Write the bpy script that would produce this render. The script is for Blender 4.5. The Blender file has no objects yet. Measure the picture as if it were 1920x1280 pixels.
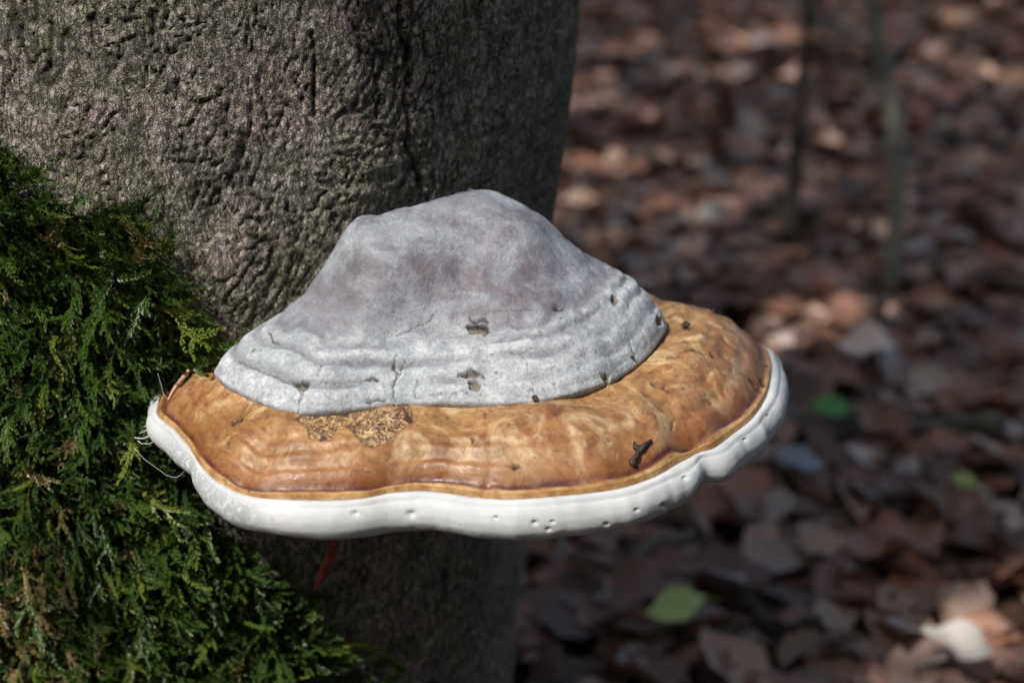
import bpy, math, random
import numpy as np
from mathutils import Vector

# ------------------------------------------------------------------ camera, sky, sun
PITCH = math.radians(22.0)
CAM_H = 0.85
FPX = 3200.0                      # focal length in photograph pixels (60 mm on a 36 mm sensor, 1920 px wide)
SUN_EL, SUN_AZ = math.radians(55), math.radians(42)   # azimuth: towards the viewer's left
SUN = np.array([-math.sin(SUN_AZ) * math.cos(SUN_EL), -math.cos(SUN_AZ) * math.cos(SUN_EL), math.sin(SUN_EL)])

sc = bpy.context.scene
col = sc.collection
cam_d = bpy.data.cameras.new('camera')
cam_d.sensor_width = 36.0
cam_d.lens = 60.0
cam_d.clip_start = 0.02
cam_d.clip_end = 500.0
cam_d.dof.use_dof = True
cam_d.dof.focus_distance = 0.825
cam_d.dof.aperture_fstop = 5.2
cam = bpy.data.objects.new('camera', cam_d)
cam.location = (0, 0, CAM_H)
cam.rotation_euler = (math.radians(90) - PITCH, 0, 0)
col.objects.link(cam)
sc.camera = cam

w = bpy.data.worlds.new('World')
sc.world = w
w.use_nodes = True
nt = w.node_tree
sky = nt.nodes.new('ShaderNodeTexSky')
sky.sky_type = 'NISHITA'
sky.sun_disc = False
sky.dust_density = 4.0
sky.ozone_density = 0.6
sky.sun_elevation = SUN_EL
sky.sun_rotation = math.atan2(SUN[0], SUN[1])
nt.links.new(sky.outputs[0], nt.nodes['Background'].inputs[0])
nt.nodes['Background'].inputs[1].default_value = 0.13

sun_d = bpy.data.lights.new('sun', 'SUN')
sun_d.energy = 3.3
sun_d.angle = math.radians(0.53)
sun_d.color = (1.0, 0.95, 0.88)
sun_o = bpy.data.objects.new('sun', sun_d)
sun_o.rotation_euler = Vector(SUN).to_track_quat('Z', 'Y').to_euler()
sun_o.location = (-2, -2, 6)
col.objects.link(sun_o)

sc.view_settings.view_transform = 'Standard'
sc.view_settings.look = 'None'
sc.view_settings.gamma = 1.0
sc.view_settings.use_curve_mapping = False
sc.view_settings.exposure = 0.75

rng = np.random.default_rng(7)
random.seed(7)

# ------------------------------------------------------------------ geometry of the place, measured from the viewpoint
cp, sp = math.cos(PITCH), math.sin(PITCH)
def ray(u, v):
    a = (u - 960) / FPX
    b = -(v - 640) / FPX
    return np.array([a, cp + b * sp, -sp + b * cp])
def at_z(u, v, z):
    r = ray(u, v)
    return r * ((z - CAM_H) / r[2]) + np.array([0, 0, CAM_H])
def at_y(u, v, y):
    r = ray(u, v)
    return r * (y / r[1]) + np.array([0, 0, CAM_H])
def to_px(P):
    P = np.asarray(P)
    dz = P[..., 2] - CAM_H
    d = P[..., 1] * cp - dz * sp
    up = P[..., 1] * sp + dz * cp
    return 960 + FPX * P[..., 0] / d, 640 - FPX * up / d, d

# ------------------------------------------------------------------ numpy noise
_perm = np.random.default_rng(3).permutation(256).astype(np.int32)
_perm = np.concatenate([_perm, _perm, _perm])
_g = np.random.default_rng(4).normal(size=(256, 3)).astype(np.float32)
_g /= np.linalg.norm(_g, axis=1)[:, None]
def pn(x, y, z):
    x = np.asarray(x, np.float32); y = np.asarray(y, np.float32) + 0 * x; z = np.asarray(z, np.float32) + 0 * x
    xi, yi, zi = np.floor(x), np.floor(y), np.floor(z)
    fx, fy, fz = x - xi, y - yi, z - zi
    xi = xi.astype(np.int32) & 255; yi = yi.astype(np.int32) & 255; zi = zi.astype(np.int32) & 255
    u = fx * fx * fx * (fx * (fx * 6 - 15) + 10)
    v = fy * fy * fy * (fy * (fy * 6 - 15) + 10)
    t = fz * fz * fz * (fz * (fz * 6 - 15) + 10)
    out = 0
    for dx in (0, 1):
        px = _perm[(xi + dx) & 255]
        wx = u if dx else 1 - u
        for dy in (0, 1):
            py = _perm[px + ((yi + dy) & 255)]
            wy = v if dy else 1 - v
            for dz in (0, 1):
                g = _g[_perm[py + ((zi + dz) & 255)]]
                wz = t if dz else 1 - t
                out = out + wx * wy * wz * (g[..., 0] * (fx - dx) + g[..., 1] * (fy - dy) + g[..., 2] * (fz - dz))
    return out * 1.5
def fbm(x, y, z, o=4, g=0.5):
    s, a = 0, 1.0
    for i in range(o):
        s = s + a * pn(x, y, z)
        x, y, z = x * 2.03 + 7.1, y * 2.03 + 3.3, z * 2.03 + 1.7
        a *= g
    return s
def sstep(a, b, x):
    t = np.clip((x - a) / (b - a), 0, 1)
    return t * t * (3 - 2 * t)
def seg_dist(px, py, pts):
    """distance in photo pixels from points to a polyline"""
    d = np.full(px.shape, 1e9)
    pts = np.asarray(pts, float)
    for (x0, y0), (x1, y1) in zip(pts[:-1], pts[1:]):
        L = (x1 - x0) ** 2 + (y1 - y0) ** 2 + 1e-9
        t = np.clip(((px - x0) * (x1 - x0) + (py - y0) * (y1 - y0)) / L, 0, 1)
        d = np.minimum(d, np.hypot(px - x0 - t * (x1 - x0), py - y0 - t * (y1 - y0)))
    return d
def in_poly(px, py, poly):
    inside = np.zeros(px.shape, bool)
    n = len(poly)
    for i in range(n):
        x0, y0 = poly[i]; x1, y1 = poly[(i + 1) % n]
        c = ((y0 > py) != (y1 > py)) & (px < (x1 - x0) * (py - y0) / (y1 - y0 + 1e-9) + x0)
        inside ^= c
    return inside

# ------------------------------------------------------------------ mesh helpers
def np_mesh(name, V, Fc, mats, attrs=None, smooth=True, mat_idx=None):
    V = np.ascontiguousarray(V, np.float32).reshape(-1, 3)
    Fc = np.ascontiguousarray(Fc, np.int32)
    m = bpy.data.meshes.new(name)
    m.vertices.add(len(V)); m.vertices.foreach_set('co', V.ravel())
    k = Fc.shape[1]
    m.loops.add(Fc.size); m.loops.foreach_set('vertex_index', Fc.ravel())
    m.polygons.add(len(Fc))
    m.polygons.foreach_set('loop_start', np.arange(0, Fc.size, k, dtype=np.int32))
    m.polygons.foreach_set('loop_total', np.full(len(Fc), k, np.int32))
    m.polygons.foreach_set('use_smooth', np.full(len(Fc), smooth, bool))
    for mm in (mats if isinstance(mats, (list, tuple)) else [mats]):
        m.materials.append(mm)
    if mat_idx is not None:
        m.polygons.foreach_set('material_index', np.asarray(mat_idx, np.int32))
    for an, av in (attrs or {}).items():
        a = m.attributes.new(an, 'FLOAT', 'POINT')
        a.data.foreach_set('value', np.ascontiguousarray(av, np.float32).ravel())
    m.update(calc_edges=True)
    return m
def grid_faces(nr, nc, wrap=False):
    r = np.arange(nr - 1)[:, None]
    c = np.arange(nc if wrap else nc - 1)[None, :]
    c2 = (c + 1) % nc
    a = r * nc + c; b = r * nc + c2; d = (r + 1) * nc + c; e = (r + 1) * nc + c2
    return np.stack([a, b, e, d], -1).reshape(-1, 4)
def obj(name, mesh, parent=None, label=None, cat=None, group=None, kind=None, loc=None):
    o = bpy.data.objects.new(name, mesh)
    col.objects.link(o)
    if parent is not None: o.parent = parent
    if label: o['label'] = label
    if cat: o['category'] = cat
    if group: o['group'] = group
    if kind: o['kind'] = kind
    if loc is not None: o.location = loc
    return o
def tube(pts, rad, n=8, seed=0, rough=0.0, cap=True):
    """tapered tube along points -> verts, quads"""
    pts = np.asarray(pts, float); rad = np.broadcast_to(np.asarray(rad, float), (len(pts),))
    T = np.gradient(pts, axis=0); T /= np.linalg.norm(T, axis=1)[:, None] + 1e-12
    ref = np.array([0.31, 0.2, 0.93])
    if abs(T[0] @ ref) > 0.9: ref = np.array([1.0, 0.1, 0.0])
    X = np.cross(T, ref); X /= np.linalg.norm(X, axis=1)[:, None]
    Y = np.cross(T, X)
    a = np.linspace(0, 2 * np.pi, n, endpoint=False)
    rr = rad[:, None] * (1 + rough * np.random.default_rng(seed).normal(size=(len(pts), n)))
    V = pts[:, None, :] + rr[..., None] * (np.cos(a)[None, :, None] * X[:, None, :] + np.sin(a)[None, :, None] * Y[:, None, :])
    V = V.reshape(-1, 3); Fq = grid_faces(len(pts), n, True)
    if cap:
        V = np.vstack([V, pts[:1], pts[-1:]]); c0 = len(V) - 2
        i = np.arange(n); j = (i + 1) % n; off = (len(pts) - 1) * n
        Fq = np.vstack([Fq, np.stack([j, i, np.full(n, c0), np.full(n, c0)], 1), np.stack([off + i, off + j, np.full(n, c0 + 1), np.full(n, c0 + 1)], 1)])
    return V, Fq
def fix_tri(m):
    m.validate()
    return m
def tube_mesh(name, parts, mat, attrs=None):
    Vs, Fs, o = [], [], 0
    for V, Fq in parts:
        Vs.append(V); Fs.append(Fq + o); o += len(V)
    V = np.vstack(Vs); Fq = np.vstack(Fs)
    tri = Fq[:, 2] == Fq[:, 3]
    T = np.vstack([Fq[~tri][:, [0, 1, 2]], Fq[~tri][:, [0, 2, 3]], Fq[tri][:, :3]])
    return np_mesh(name, V, T, mat)
def wobble(p0, p1, n, amp, seed, sag=0.0):
    r = np.random.default_rng(seed)
    t = np.linspace(0, 1, n)[:, None]
    P = np.asarray(p0) * (1 - t) + np.asarray(p1) * t
    ph = r.uniform(0, 50, 3)
    for k in range(3):
        P[:, k] += amp * pn(t[:, 0] * 3.1 + ph[k], ph[(k + 1) % 3], 0.5) * np.sin(np.pi * t[:, 0]) ** 0.5
    P[:, 2] -= sag * 4 * (t * (1 - t))[:, 0]
    return P

# ------------------------------------------------------------------ material helpers
class NT:
    def __init__(self, name):
        self.m = bpy.data.materials.new(name); self.m.use_nodes = True
        self.t = self.m.node_tree; self.b = self.t.nodes['Principled BSDF']; self.out = self.t.nodes['Material Output']
    def n(self, typ, **kw):
        nd = self.t.nodes.new('ShaderNode' + typ)
        for k, v in kw.items():
            if k.startswith('_'): setattr(nd, k[1:], v)
            else: self.set(nd.inputs[int(k[1:]) if k[0] == 'i' and k[1:].isdigit() else k], v)
        return nd
    def set(self, s, v):
        if isinstance(v, bpy.types.NodeSocket): self.t.links.new(v, s)
        elif isinstance(v, bpy.types.Node): self.t.links.new(v.outputs[0], s)
        elif isinstance(v, (tuple, list)) and len(v) == 3 and s.type == 'RGBA': s.default_value = (*v, 1)
        else: s.default_value = v
    def P(self, **kw):
        for k, v in kw.items(): self.set(self.b.inputs[k.replace('_', ' ')], v)
    def coord(self, scale=None):
        c = self.n('TexCoord').outputs['Object']
        if scale:
            mp = self.n('Mapping', Vector=c); mp.inputs['Scale'].default_value = scale; return mp.outputs[0]
        return c
    def noise(self, vec, scale, detail=5, rough=0.55, dist=0.0):
        return self.n('TexNoise', Vector=vec, Scale=scale, Detail=detail, Roughness=rough, Distortion=dist).outputs[0]
    def ramp(self, fac, stops, interp='LINEAR'):
        nd = self.n('ValToRGB', Fac=fac); nd.color_ramp.interpolation = interp
        el = nd.color_ramp.elements
        while len(el) < len(stops): el.new(0.5)
        for e, (p, c) in zip(el, stops):
            e.position = p; e.color = (c, c, c, 1) if isinstance(c, (int, float)) else (*c, 1)
        return nd.outputs[0]
    def mix(self, fac, a, b, mode='MIX'):
        nd = self.n('Mix', _data_type='RGBA', _blend_type=mode)
        self.set(nd.inputs[0], fac); self.set(nd.inputs[6], a); self.set(nd.inputs[7], b)
        return nd.outputs[2]
    def math(self, op, a, b=0.0, clamp=False):
        nd = self.n('Math', _operation=op, _use_clamp=clamp); self.set(nd.inputs[0], a); self.set(nd.inputs[1], b)
        return nd.outputs[0]
    def attr(self, name):
        return self.n('Attribute', _attribute_name=name).outputs['Fac']
    def bump(self, h, strength, dist, normal=None):
        nd = self.n('Bump', Height=h, Strength=strength, Distance=dist)
        if normal is not None: self.set(nd.inputs['Normal'], normal)
        return nd.outputs[0]

# --- bark
M = {}
def make_bark():
    k = NT('bark'); c = k.coord(); cv = k.coord((1.0, 1.0, 0.45))
    hgt = k.attr('hgt'); crk = k.attr('crk'); mossy = k.attr('mossy')
    fine = k.noise(cv, 420, 4, 0.6, 0.8)
    mid = k.noise(cv, 90, 5, 0.6, 0.6)
    big = k.noise(c, 14, 4, 0.6)
    vor = k.n('TexVoronoi', _feature='F1', Vector=k.coord((1, 1, 0.7)), Scale=260, Randomness=1.0).outputs[0]
    base = k.mix(k.ramp(mid, [(0.35, 0.0), (0.65, 1.0)]), (0.20, 0.185, 0.155), (0.46, 0.415, 0.36))
    pink = k.ramp(k.noise(k.coord((1, 1, 1.7)), 17, 4, 0.6, 0.5), [(0.50, 0.0), (0.62, 1.0)])
    base = k.mix(k.math('MULTIPLY', pink, 0.65), base, (0.50, 0.38, 0.36))
    alg = k.ramp(k.noise(c, 10.0, 7, 0.72, 0.4), [(0.42, 0.0), (0.56, 1.0)])
    alg = k.math('MULTIPLY', alg, k.ramp(fine, [(0.38, 0.25), (0.6, 1.0)]))
    base = k.mix(k.math('MULTIPLY', alg, 0.75), base, (0.19, 0.20, 0.10))
    lich = k.math('MULTIPLY', k.ramp(k.noise(c, 30, 5, 0.7), [(0.60, 0.0), (0.70, 1.0)]), k.ramp(k.noise(c, 500, 2, 0.5), [(0.45, 0.0), (0.6, 1.0)]))
    base = k.mix(k.math('MULTIPLY', lich, 0.6), base, (0.20, 0.27, 0.05))
    pal = k.math('MULTIPLY', k.ramp(k.noise(cv, 360, 3, 0.6, 0.5), [(0.53, 0.0), (0.64, 1.0)]), k.ramp(big, [(0.35, 0.3), (0.6, 1.0)]))
    base = k.mix(k.math('MULTIPLY', pal, 0.85), base, (0.58, 0.55, 0.47))
    nA = k.noise(cv, 210, 3, 0.6, 1.0); nB = k.noise(k.coord((1, 1, 0.9)), 420, 3, 0.6, 0.6)
    net = k.math('MAXIMUM', k.ramp(k.math('ABSOLUTE', k.math('SUBTRACT', nA, 0.5)), [(0.012, 1.0), (0.045, 0.0)]), k.ramp(k.math('ABSOLUTE', k.math('SUBTRACT', nB, 0.48)), [(0.008, 0.8), (0.035, 0.0)]))
    base = k.mix(k.math('MULTIPLY', net, 0.85), base, (0.03, 0.03, 0.022))
    # darker colour low in the bark relief and in its fine grain
    low_dark = k.ramp(hgt, [(0.26, 1.0), (0.52, 0.0)])
    low_dark = k.math('MAXIMUM', low_dark, k.ramp(fine, [(0.34, 0.8), (0.44, 0.0)]))
    base = k.mix(k.math('MULTIPLY', low_dark, 0.85), base, (0.045, 0.043, 0.033))
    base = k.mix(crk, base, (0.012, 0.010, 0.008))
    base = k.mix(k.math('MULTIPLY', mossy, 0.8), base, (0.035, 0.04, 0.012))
    hh = k.math('ADD', k.math('MULTIPLY', fine, 0.7), k.math('MULTIPLY', vor, 0.6))
    hh = k.math('ADD', hh, k.math('MULTIPLY', k.noise(k.coord((1, 1, 1.8)), 900, 3, 0.6), 0.35))
    hh = k.math('SUBTRACT', hh, k.math('MULTIPLY', net, 0.5))
    k.P(Base_Color=base, Roughness=0.82, Normal=k.bump(hh, 1.0, 0.0026))
    k.b.inputs['Specular IOR Level'].default_value = 0.3
    return k.m
M['bark'] = make_bark()

def make_plain_bark(name, c1, c2, sc_=60):
    k = NT(name); cv = k.coord((1, 1, 0.35))
    f = k.noise(cv, sc_, 5, 0.6, 0.4)
    k.P(Base_Color=k.mix(k.ramp(f, [(0.35, 0.0), (0.65, 1.0)]), c1, c2), Roughness=0.85, Normal=k.bump(f, 0.6, 0.004))
    return k.m
M['limb'] = make_plain_bark('limb_bark', (0.10, 0.095, 0.08), (0.24, 0.22, 0.19), 25)
M['sapling'] = make_plain_bark('sapling_bark', (0.10, 0.105, 0.085), (0.25, 0.255, 0.21), 80)
M['darkwood'] = make_plain_bark('dark_wood', (0.018, 0.016, 0.012), (0.07, 0.062, 0.045), 80)
M['oldwood'] = make_plain_bark('old_wood', (0.03, 0.034, 0.022), (0.13, 0.125, 0.09), 60)
M['twig'] = make_plain_bark('twig_wood', (0.06, 0.045, 0.035), (0.20, 0.15, 0.12), 120)

# --- fungus
def make_crust():
    k = NT('grey_crust'); c = k.coord(); cb = k.coord((0.7, 0.7, 2.0))
    rho, pit, crk, grv, spot = (k.attr(a) for a in ('rho', 'pit', 'crk', 'grv', 'spot'))
    n1 = k.noise(cb, 26, 6, 0.62, 0.5); n2 = k.noise(c, 150, 5, 0.65); n3 = k.noise(c, 700, 3, 0.6); n4 = k.noise(c, 11, 3, 0.5)
    grey = k.mix(k.ramp(n1, [(0.38, 0.0), (0.60, 1.0)]), (0.108, 0.105, 0.130), (0.285, 0.305, 0.34))
    pale = k.mix(k.ramp(n2, [(0.35, 0.0), (0.65, 1.0)]), (0.29, 0.315, 0.345), (0.55, 0.58, 0.61))
    edge = k.math('ADD', rho, k.math('MULTIPLY', k.math('SUBTRACT', n4, 0.5), 0.35))
    base = k.mix(k.ramp(edge, [(0.60, 0.0), (0.80, 1.0)]), grey, pale)
    band = k.ramp(edge, [(0.60, 0.0), (0.69, 0.55), (0.76, 0.0), (0.81, 0.40), (0.85, 0.0), (0.91, 0.30), (0.95, 0.0)])
    base = k.mix(k.math('MULTIPLY', band, k.ramp(n1, [(0.35, 0.4), (0.6, 1.0)])), base, (0.135, 0.14, 0.17))
    # violet brown mottling of the older crust
    viol = k.math('MULTIPLY', k.ramp(k.noise(c, 48, 6, 0.7, 0.6), [(0.46, 0.0), (0.62, 1.0)]), k.ramp(rho, [(0.12, 0.2), (0.3, 1.0), (0.62, 0.9), (0.8, 0.15)]))
    base = k.mix(k.math('MULTIPLY', viol, 0.8), base, (0.105, 0.08, 0.097))
    # pale dusty bloom near the top
    dust = k.math('MULTIPLY', k.ramp(k.noise(c, 34, 7, 0.75), [(0.50, 0.0), (0.64, 1.0)]), k.ramp(rho, [(0.0, 0.5), (0.2, 1.0), (0.5, 0.6), (0.7, 0.2)]))
    base = k.mix(k.math('MULTIPLY', dust, 0.6), base, (0.41, 0.42, 0.45))
    teal = k.math('MULTIPLY', k.ramp(k.noise(c, 16, 4, 0.6), [(0.5, 0.0), (0.66, 1.0)]), 0.35)
    base = k.mix(teal, base, (0.24, 0.31, 0.33))
    speck = k.ramp(k.noise(c, 520, 2, 0.5), [(0.66, 0.0), (0.72, 1.0)])
    base = k.mix(k.math('MULTIPLY', speck, 0.55), base, (0.08, 0.07, 0.075))
    wspk = k.ramp(k.n('TexVoronoi', Vector=c, Scale=210).outputs[0], [(0.03, 1.0), (0.09, 0.0)])
    base = k.mix(k.math('MULTIPLY', wspk, k.math('MULTIPLY', k.ramp(n1, [(0.5, 0.0), (0.6, 1.0)]), 0.5)), base, (0.70, 0.70, 0.68))
    base = k.mix(k.math('MULTIPLY', k.ramp(n3, [(0.38, 1.0), (0.62, 0.0)]), 0.32), base, (0.10, 0.09, 0.10))
    base = k.mix(k.math('MULTIPLY', grv, k.ramp(n2, [(0.36, 0.25), (0.6, 0.8)])), base, (0.10, 0.095, 0.115))
    base = k.mix(spot, base, (0.055, 0.06, 0.06))
    base = k.mix(pit, base, (0.13, 0.115, 0.085))
    base = k.mix(crk, base, (0.018, 0.014, 0.014))
    hb = k.math('ADD', k.math('MULTIPLY', n2, 0.6), k.math('MULTIPLY', n3, 0.4))
    k.P(Base_Color=base, Roughness=k.ramp(n2, [(0.3, 0.50), (0.7, 0.72)]), Normal=k.bump(hb, 0.6, 0.0018))
    k.b.inputs['Specular IOR Level'].default_value = 0.35
    return k.m
M['crust'] = make_crust()

def make_amber():
    k = NT('amber_band'); c = k.coord()
    t, pit, patch, spot, line, wet = (k.attr(a) for a in ('t', 'pit', 'patch', 'spot', 'line', 'wet'))
    n1 = k.noise(c, 30, 6, 0.6, 1.1); n2 = k.noise(c, 130, 6, 0.68, 0.4); n3 = k.noise(c, 600, 3, 0.6); n0 = k.noise(c, 13, 4, 0.55, 0.5)
    tan = k.mix(k.ramp(n1, [(0.34, 0.0), (0.64, 1.0)]), (0.22, 0.098, 0.032), (0.46, 0.285, 0.125))
    tan = k.mix(k.math('MULTIPLY', k.ramp(n0, [(0.5, 0.0), (0.64, 1.0)]), 0.75), tan, (0.23, 0.135, 0.045))
    tan = k.mix(k.math('MULTIPLY', k.ramp(n2, [(0.46, 0.0), (0.64, 1.0)]), 0.75), tan, (0.155, 0.055, 0.020))
    tan = k.mix(k.math('MULTIPLY', k.ramp(k.noise(c, 290, 4, 0.7), [(0.50, 0.0), (0.66, 1.0)]), 0.5), tan, (0.13, 0.045, 0.018))
    cream = k.math('MULTIPLY', k.ramp(k.noise(c, 42, 5, 0.65, 1.2), [(0.51, 0.0), (0.66, 1.0)]), 0.8)
    tan = k.mix(cream, tan, (0.58, 0.44, 0.25))
    # growth zones that run parallel to the margin
    tz = k.math('ADD', t, k.math('MULTIPLY', k.math('SUBTRACT', n1, 0.5), 0.10))
    zone = k.ramp(tz, [(0.0, 0.25), (0.30, 0.0), (0.52, 0.12), (0.60, 0.55), (0.64, 0.1), (0.69, 0.65), (0.75, 0.2), (0.82, 0.8), (0.93, 1.0), (1.0, 0.9)])
    tan = k.mix(k.math('MULTIPLY', zone, 0.72), tan, (0.20, 0.062, 0.016))
    lip = k.ramp(k.math('ADD', t, k.math('MULTIPLY', k.math('SUBTRACT', n2, 0.5), 0.05)), [(0.945, 0.0), (0.965, 1.0)])
    lipc = k.mix(k.ramp(n2, [(0.4, 0.0), (0.6, 1.0)]), (0.28, 0.14, 0.045), (0.48, 0.31, 0.14))
    tan = k.mix(k.math('MULTIPLY', lip, 0.85), tan, lipc)
    burn = k.math('MULTIPLY', k.ramp(k.noise(c, 19, 6, 0.68, 0.9), [(0.52, 0.0), (0.66, 1.0)]), k.ramp(n2, [(0.35, 0.35), (0.6, 1.0)]))
    tan = k.mix(k.math('MULTIPLY', burn, 0.7), tan, (0.115, 0.042, 0.018))
    spk = k.ramp(k.noise(c, 340, 2, 0.5), [(0.68, 0.0), (0.74, 1.0)])
    tan = k.mix(k.math('MULTIPLY', spk, 0.7), tan, (0.09, 0.03, 0.02))
    tan = k.mix(k.math('MULTIPLY', line, k.ramp(n2, [(0.32, 0.5), (0.55, 1.0)])), tan, (0.060, 0.012, 0.012))
    raw = k.mix(k.ramp(k.noise(c, 420, 4, 0.7, 1.0), [(0.44, 0.0), (0.62, 1.0)]), (0.085, 0.03, 0.02), (0.52, 0.36, 0.17))
    tan = k.mix(patch, tan, raw)
    tan = k.mix(spot, tan, (0.07, 0.022, 0.014))
    tan = k.mix(pit, tan, (0.035, 0.018, 0.012))
    hb = k.math('ADD', k.math('MULTIPLY', n2, 0.8), k.math('MULTIPLY', n3, 0.35))
    hb = k.math('ADD', hb, k.math('MULTIPLY', patch, k.math('MULTIPLY', k.noise(c, 500, 4, 0.7, 1.0), 2.5)))
    rough = k.mix(wet, k.ramp(n2, [(0.35, 0.36), (0.65, 0.58)]), (0.16, 0.16, 0.16))
    k.P(Base_Color=tan, Roughness=rough, Normal=k.bump(hb, 0.35, 0.0016))
    k.b.inputs['Specular IOR Level'].default_value = 0.45
    k.P(Subsurface_Weight=0.06); k.b.inputs['Subsurface Scale'].default_value = 0.004
    return k.m
M['amber'] = make_amber()

def make_pore():
    k = NT('white_margin'); c = k.coord()
    s, pit, scar = (k.attr(a) for a in ('s', 'pit', 'scar'))
    n1 = k.noise(c, 35, 5, 0.6); n2 = k.noise(c, 420, 4, 0.6); n3 = k.noise(c, 1500, 2, 0.5)
    base = k.mix(k.ramp(n1, [(0.35, 0.0), (0.65, 1.0)]), (0.43, 0.455, 0.47), (0.55, 0.565, 0.575))
    base = k.mix(k.ramp(s, [(0.0, 0.55), (0.07, 0.0)]), base, (0.66, 0.55, 0.38))
    base = k.mix(k.math('MULTIPLY', k.ramp(s, [(0.55, 0.0), (0.78, 1.0)]), 0.55), base, (0.42, 0.40, 0.36))
    sc1 = k.math('MULTIPLY', scar, k.ramp(k.noise(c, 260, 5, 0.7, 0.8), [(0.50, 1.0), (0.60, 0.0)]))
    base = k.mix(k.math('MULTIPLY', sc1, 0.75), base, (0.26, 0.27, 0.28))
    base = k.mix(pit, base, (0.14, 0.13, 0.13))
    dot = k.ramp(k.noise(c, 330, 1, 0.5), [(0.74, 0.0), (0.77, 1.0)])
    base = k.mix(k.math('MULTIPLY', dot, 0.5), base, (0.2, 0.17, 0.15))
    hb = k.math('ADD', k.math('MULTIPLY', n2, 0.6), k.math('MULTIPLY', n3, 0.3))
    hb = k.math('SUBTRACT', hb, sc1)
    k.P(Base_Color=base, Roughness=0.62, Normal=k.bump(hb, 0.25, 0.0010))
    k.b.inputs['Specular IOR Level'].default_value = 0.3
    k.P(Subsurface_Weight=0.12); k.b.inputs['Subsurface Scale'].default_value = 0.004
    return k.m
M['pore'] = make_pore()

# --- vegetation
def make_moss():
    k = NT('moss_leaf'); r = k.attr('rnd'); h = k.attr('tip')
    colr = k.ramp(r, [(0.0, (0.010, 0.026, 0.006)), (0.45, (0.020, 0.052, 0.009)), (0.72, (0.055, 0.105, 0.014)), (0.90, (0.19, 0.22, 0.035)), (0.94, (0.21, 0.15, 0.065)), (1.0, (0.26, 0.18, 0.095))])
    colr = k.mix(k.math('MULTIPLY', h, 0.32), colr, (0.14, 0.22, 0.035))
    k.P(Base_Color=colr, Roughness=0.4)
    k.b.inputs['Specular IOR Level'].default_value = 0.4
    tr = k.n('BsdfTranslucent', Color=k.mix(0.5, colr, (0.16, 0.30, 0.02)))
    ms = k.n('MixShader', Fac=0.22); k.set(ms.inputs[1], k.b.outputs[0]); k.set(ms.inputs[2], tr)
    k.t.links.new(ms.outputs[0], k.out.inputs[0])
    return k.m
M['moss'] = make_moss()
def leaf_mat(name, c1, c2, rough=0.5, trans=0.12):
    k = NT(name); c = k.coord(); oi = k.n('ObjectInfo').outputs['Random']; r = k.attr('rnd')
    f = k.noise(c, 55, 4, 0.6)
    base = k.mix(k.ramp(f, [(0.3, 0.0), (0.7, 1.0)]), c1, c2)
    hs = k.n('HueSaturation', Color=base)
    k.set(hs.inputs['Value'], k.math('ADD', k.math('MULTIPLY', k.math('FRACT', k.math('ADD', oi, r)), 0.8), 0.6))
    k.P(Base_Color=hs.outputs[0], Roughness=rough, Normal=k.bump(f, 0.4, 0.002))
    tr = k.n('BsdfTranslucent', Color=hs.outputs[0])
    ms = k.n('MixShader', Fac=trans); k.set(ms.inputs[1], k.b.outputs[0]); k.set(ms.inputs[2], tr)
    k.t.links.new(ms.outputs[0], k.out.inputs[0])
    return k.m
LEAF = {
    'russet': leaf_mat('russet_leaf', (0.155, 0.072, 0.048), (0.26, 0.135, 0.095), 0.42),
    'umber': leaf_mat('umber_leaf', (0.075, 0.042, 0.030), (0.135, 0.076, 0.054), 0.42),
    'tan': leaf_mat('tan_leaf', (0.27, 0.175, 0.128), (0.40, 0.27, 0.205), 0.5),
    'ash': leaf_mat('ash_leaf', (0.27, 0.22, 0.195), (0.40, 0.335, 0.30), 0.5),
    'copper': leaf_mat('copper_leaf', (0.20, 0.088, 0.05), (0.30, 0.14, 0.08), 0.45),
}
M['lime'] = leaf_mat('lime_leaf', (0.44, 0.56, 0.15), (0.58, 0.68, 0.24), 0.5, 0.25)
M['green'] = leaf_mat('green_leaf', (0.08, 0.34, 0.06), (0.13, 0.44, 0.10), 0.5, 0.25)
M['white_leaf'] = leaf_mat('bleached_leaf', (0.33, 0.31, 0.28), (0.46, 0.43, 0.39), 0.45)
M['sun_leaf'] = leaf_mat('sun_spot_leaf', (0.62, 0.50, 0.45), (0.74, 0.62, 0.56), 0.35)  # very pale colour stands in for bright sun spots on these leaves
M['sky_leaf'] = leaf_mat('sky_tint_leaf', (0.28, 0.32, 0.37), (0.38, 0.43, 0.49), 0.35)  # sky reflection put into the leaf colour as blue grey
M['canopy'] = leaf_mat('beech_foliage', (0.05, 0.11, 0.02), (0.08, 0.16, 0.035), 0.45, 0.25)

def make_ground():
    k = NT('forest_soil'); c = k.coord()
    n1 = k.noise(c, 12, 6, 0.7, 0.5); v = k.n('TexVoronoi', Vector=c, Scale=16.0)
    leafc = k.mix(0.6, v.outputs['Color'], (0.5, 0.5, 0.5)); g = k.n('RGBToBW', Color=leafc).outputs[0]
    colr = k.ramp(g, [(0.25, (0.045, 0.026, 0.018)), (0.5, (0.105, 0.052, 0.034)), (0.7, (0.19, 0.115, 0.08))])
    colr = k.mix(k.ramp(n1, [(0.4, 0.8), (0.65, 0.0)]), colr, (0.022, 0.016, 0.012))
    k.P(Base_Color=colr, Roughness=0.8, Normal=k.bump(k.math('ADD', n1, v.outputs[0]), 0.8, 0.03))
    return k.m
M['ground'] = make_ground()

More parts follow.
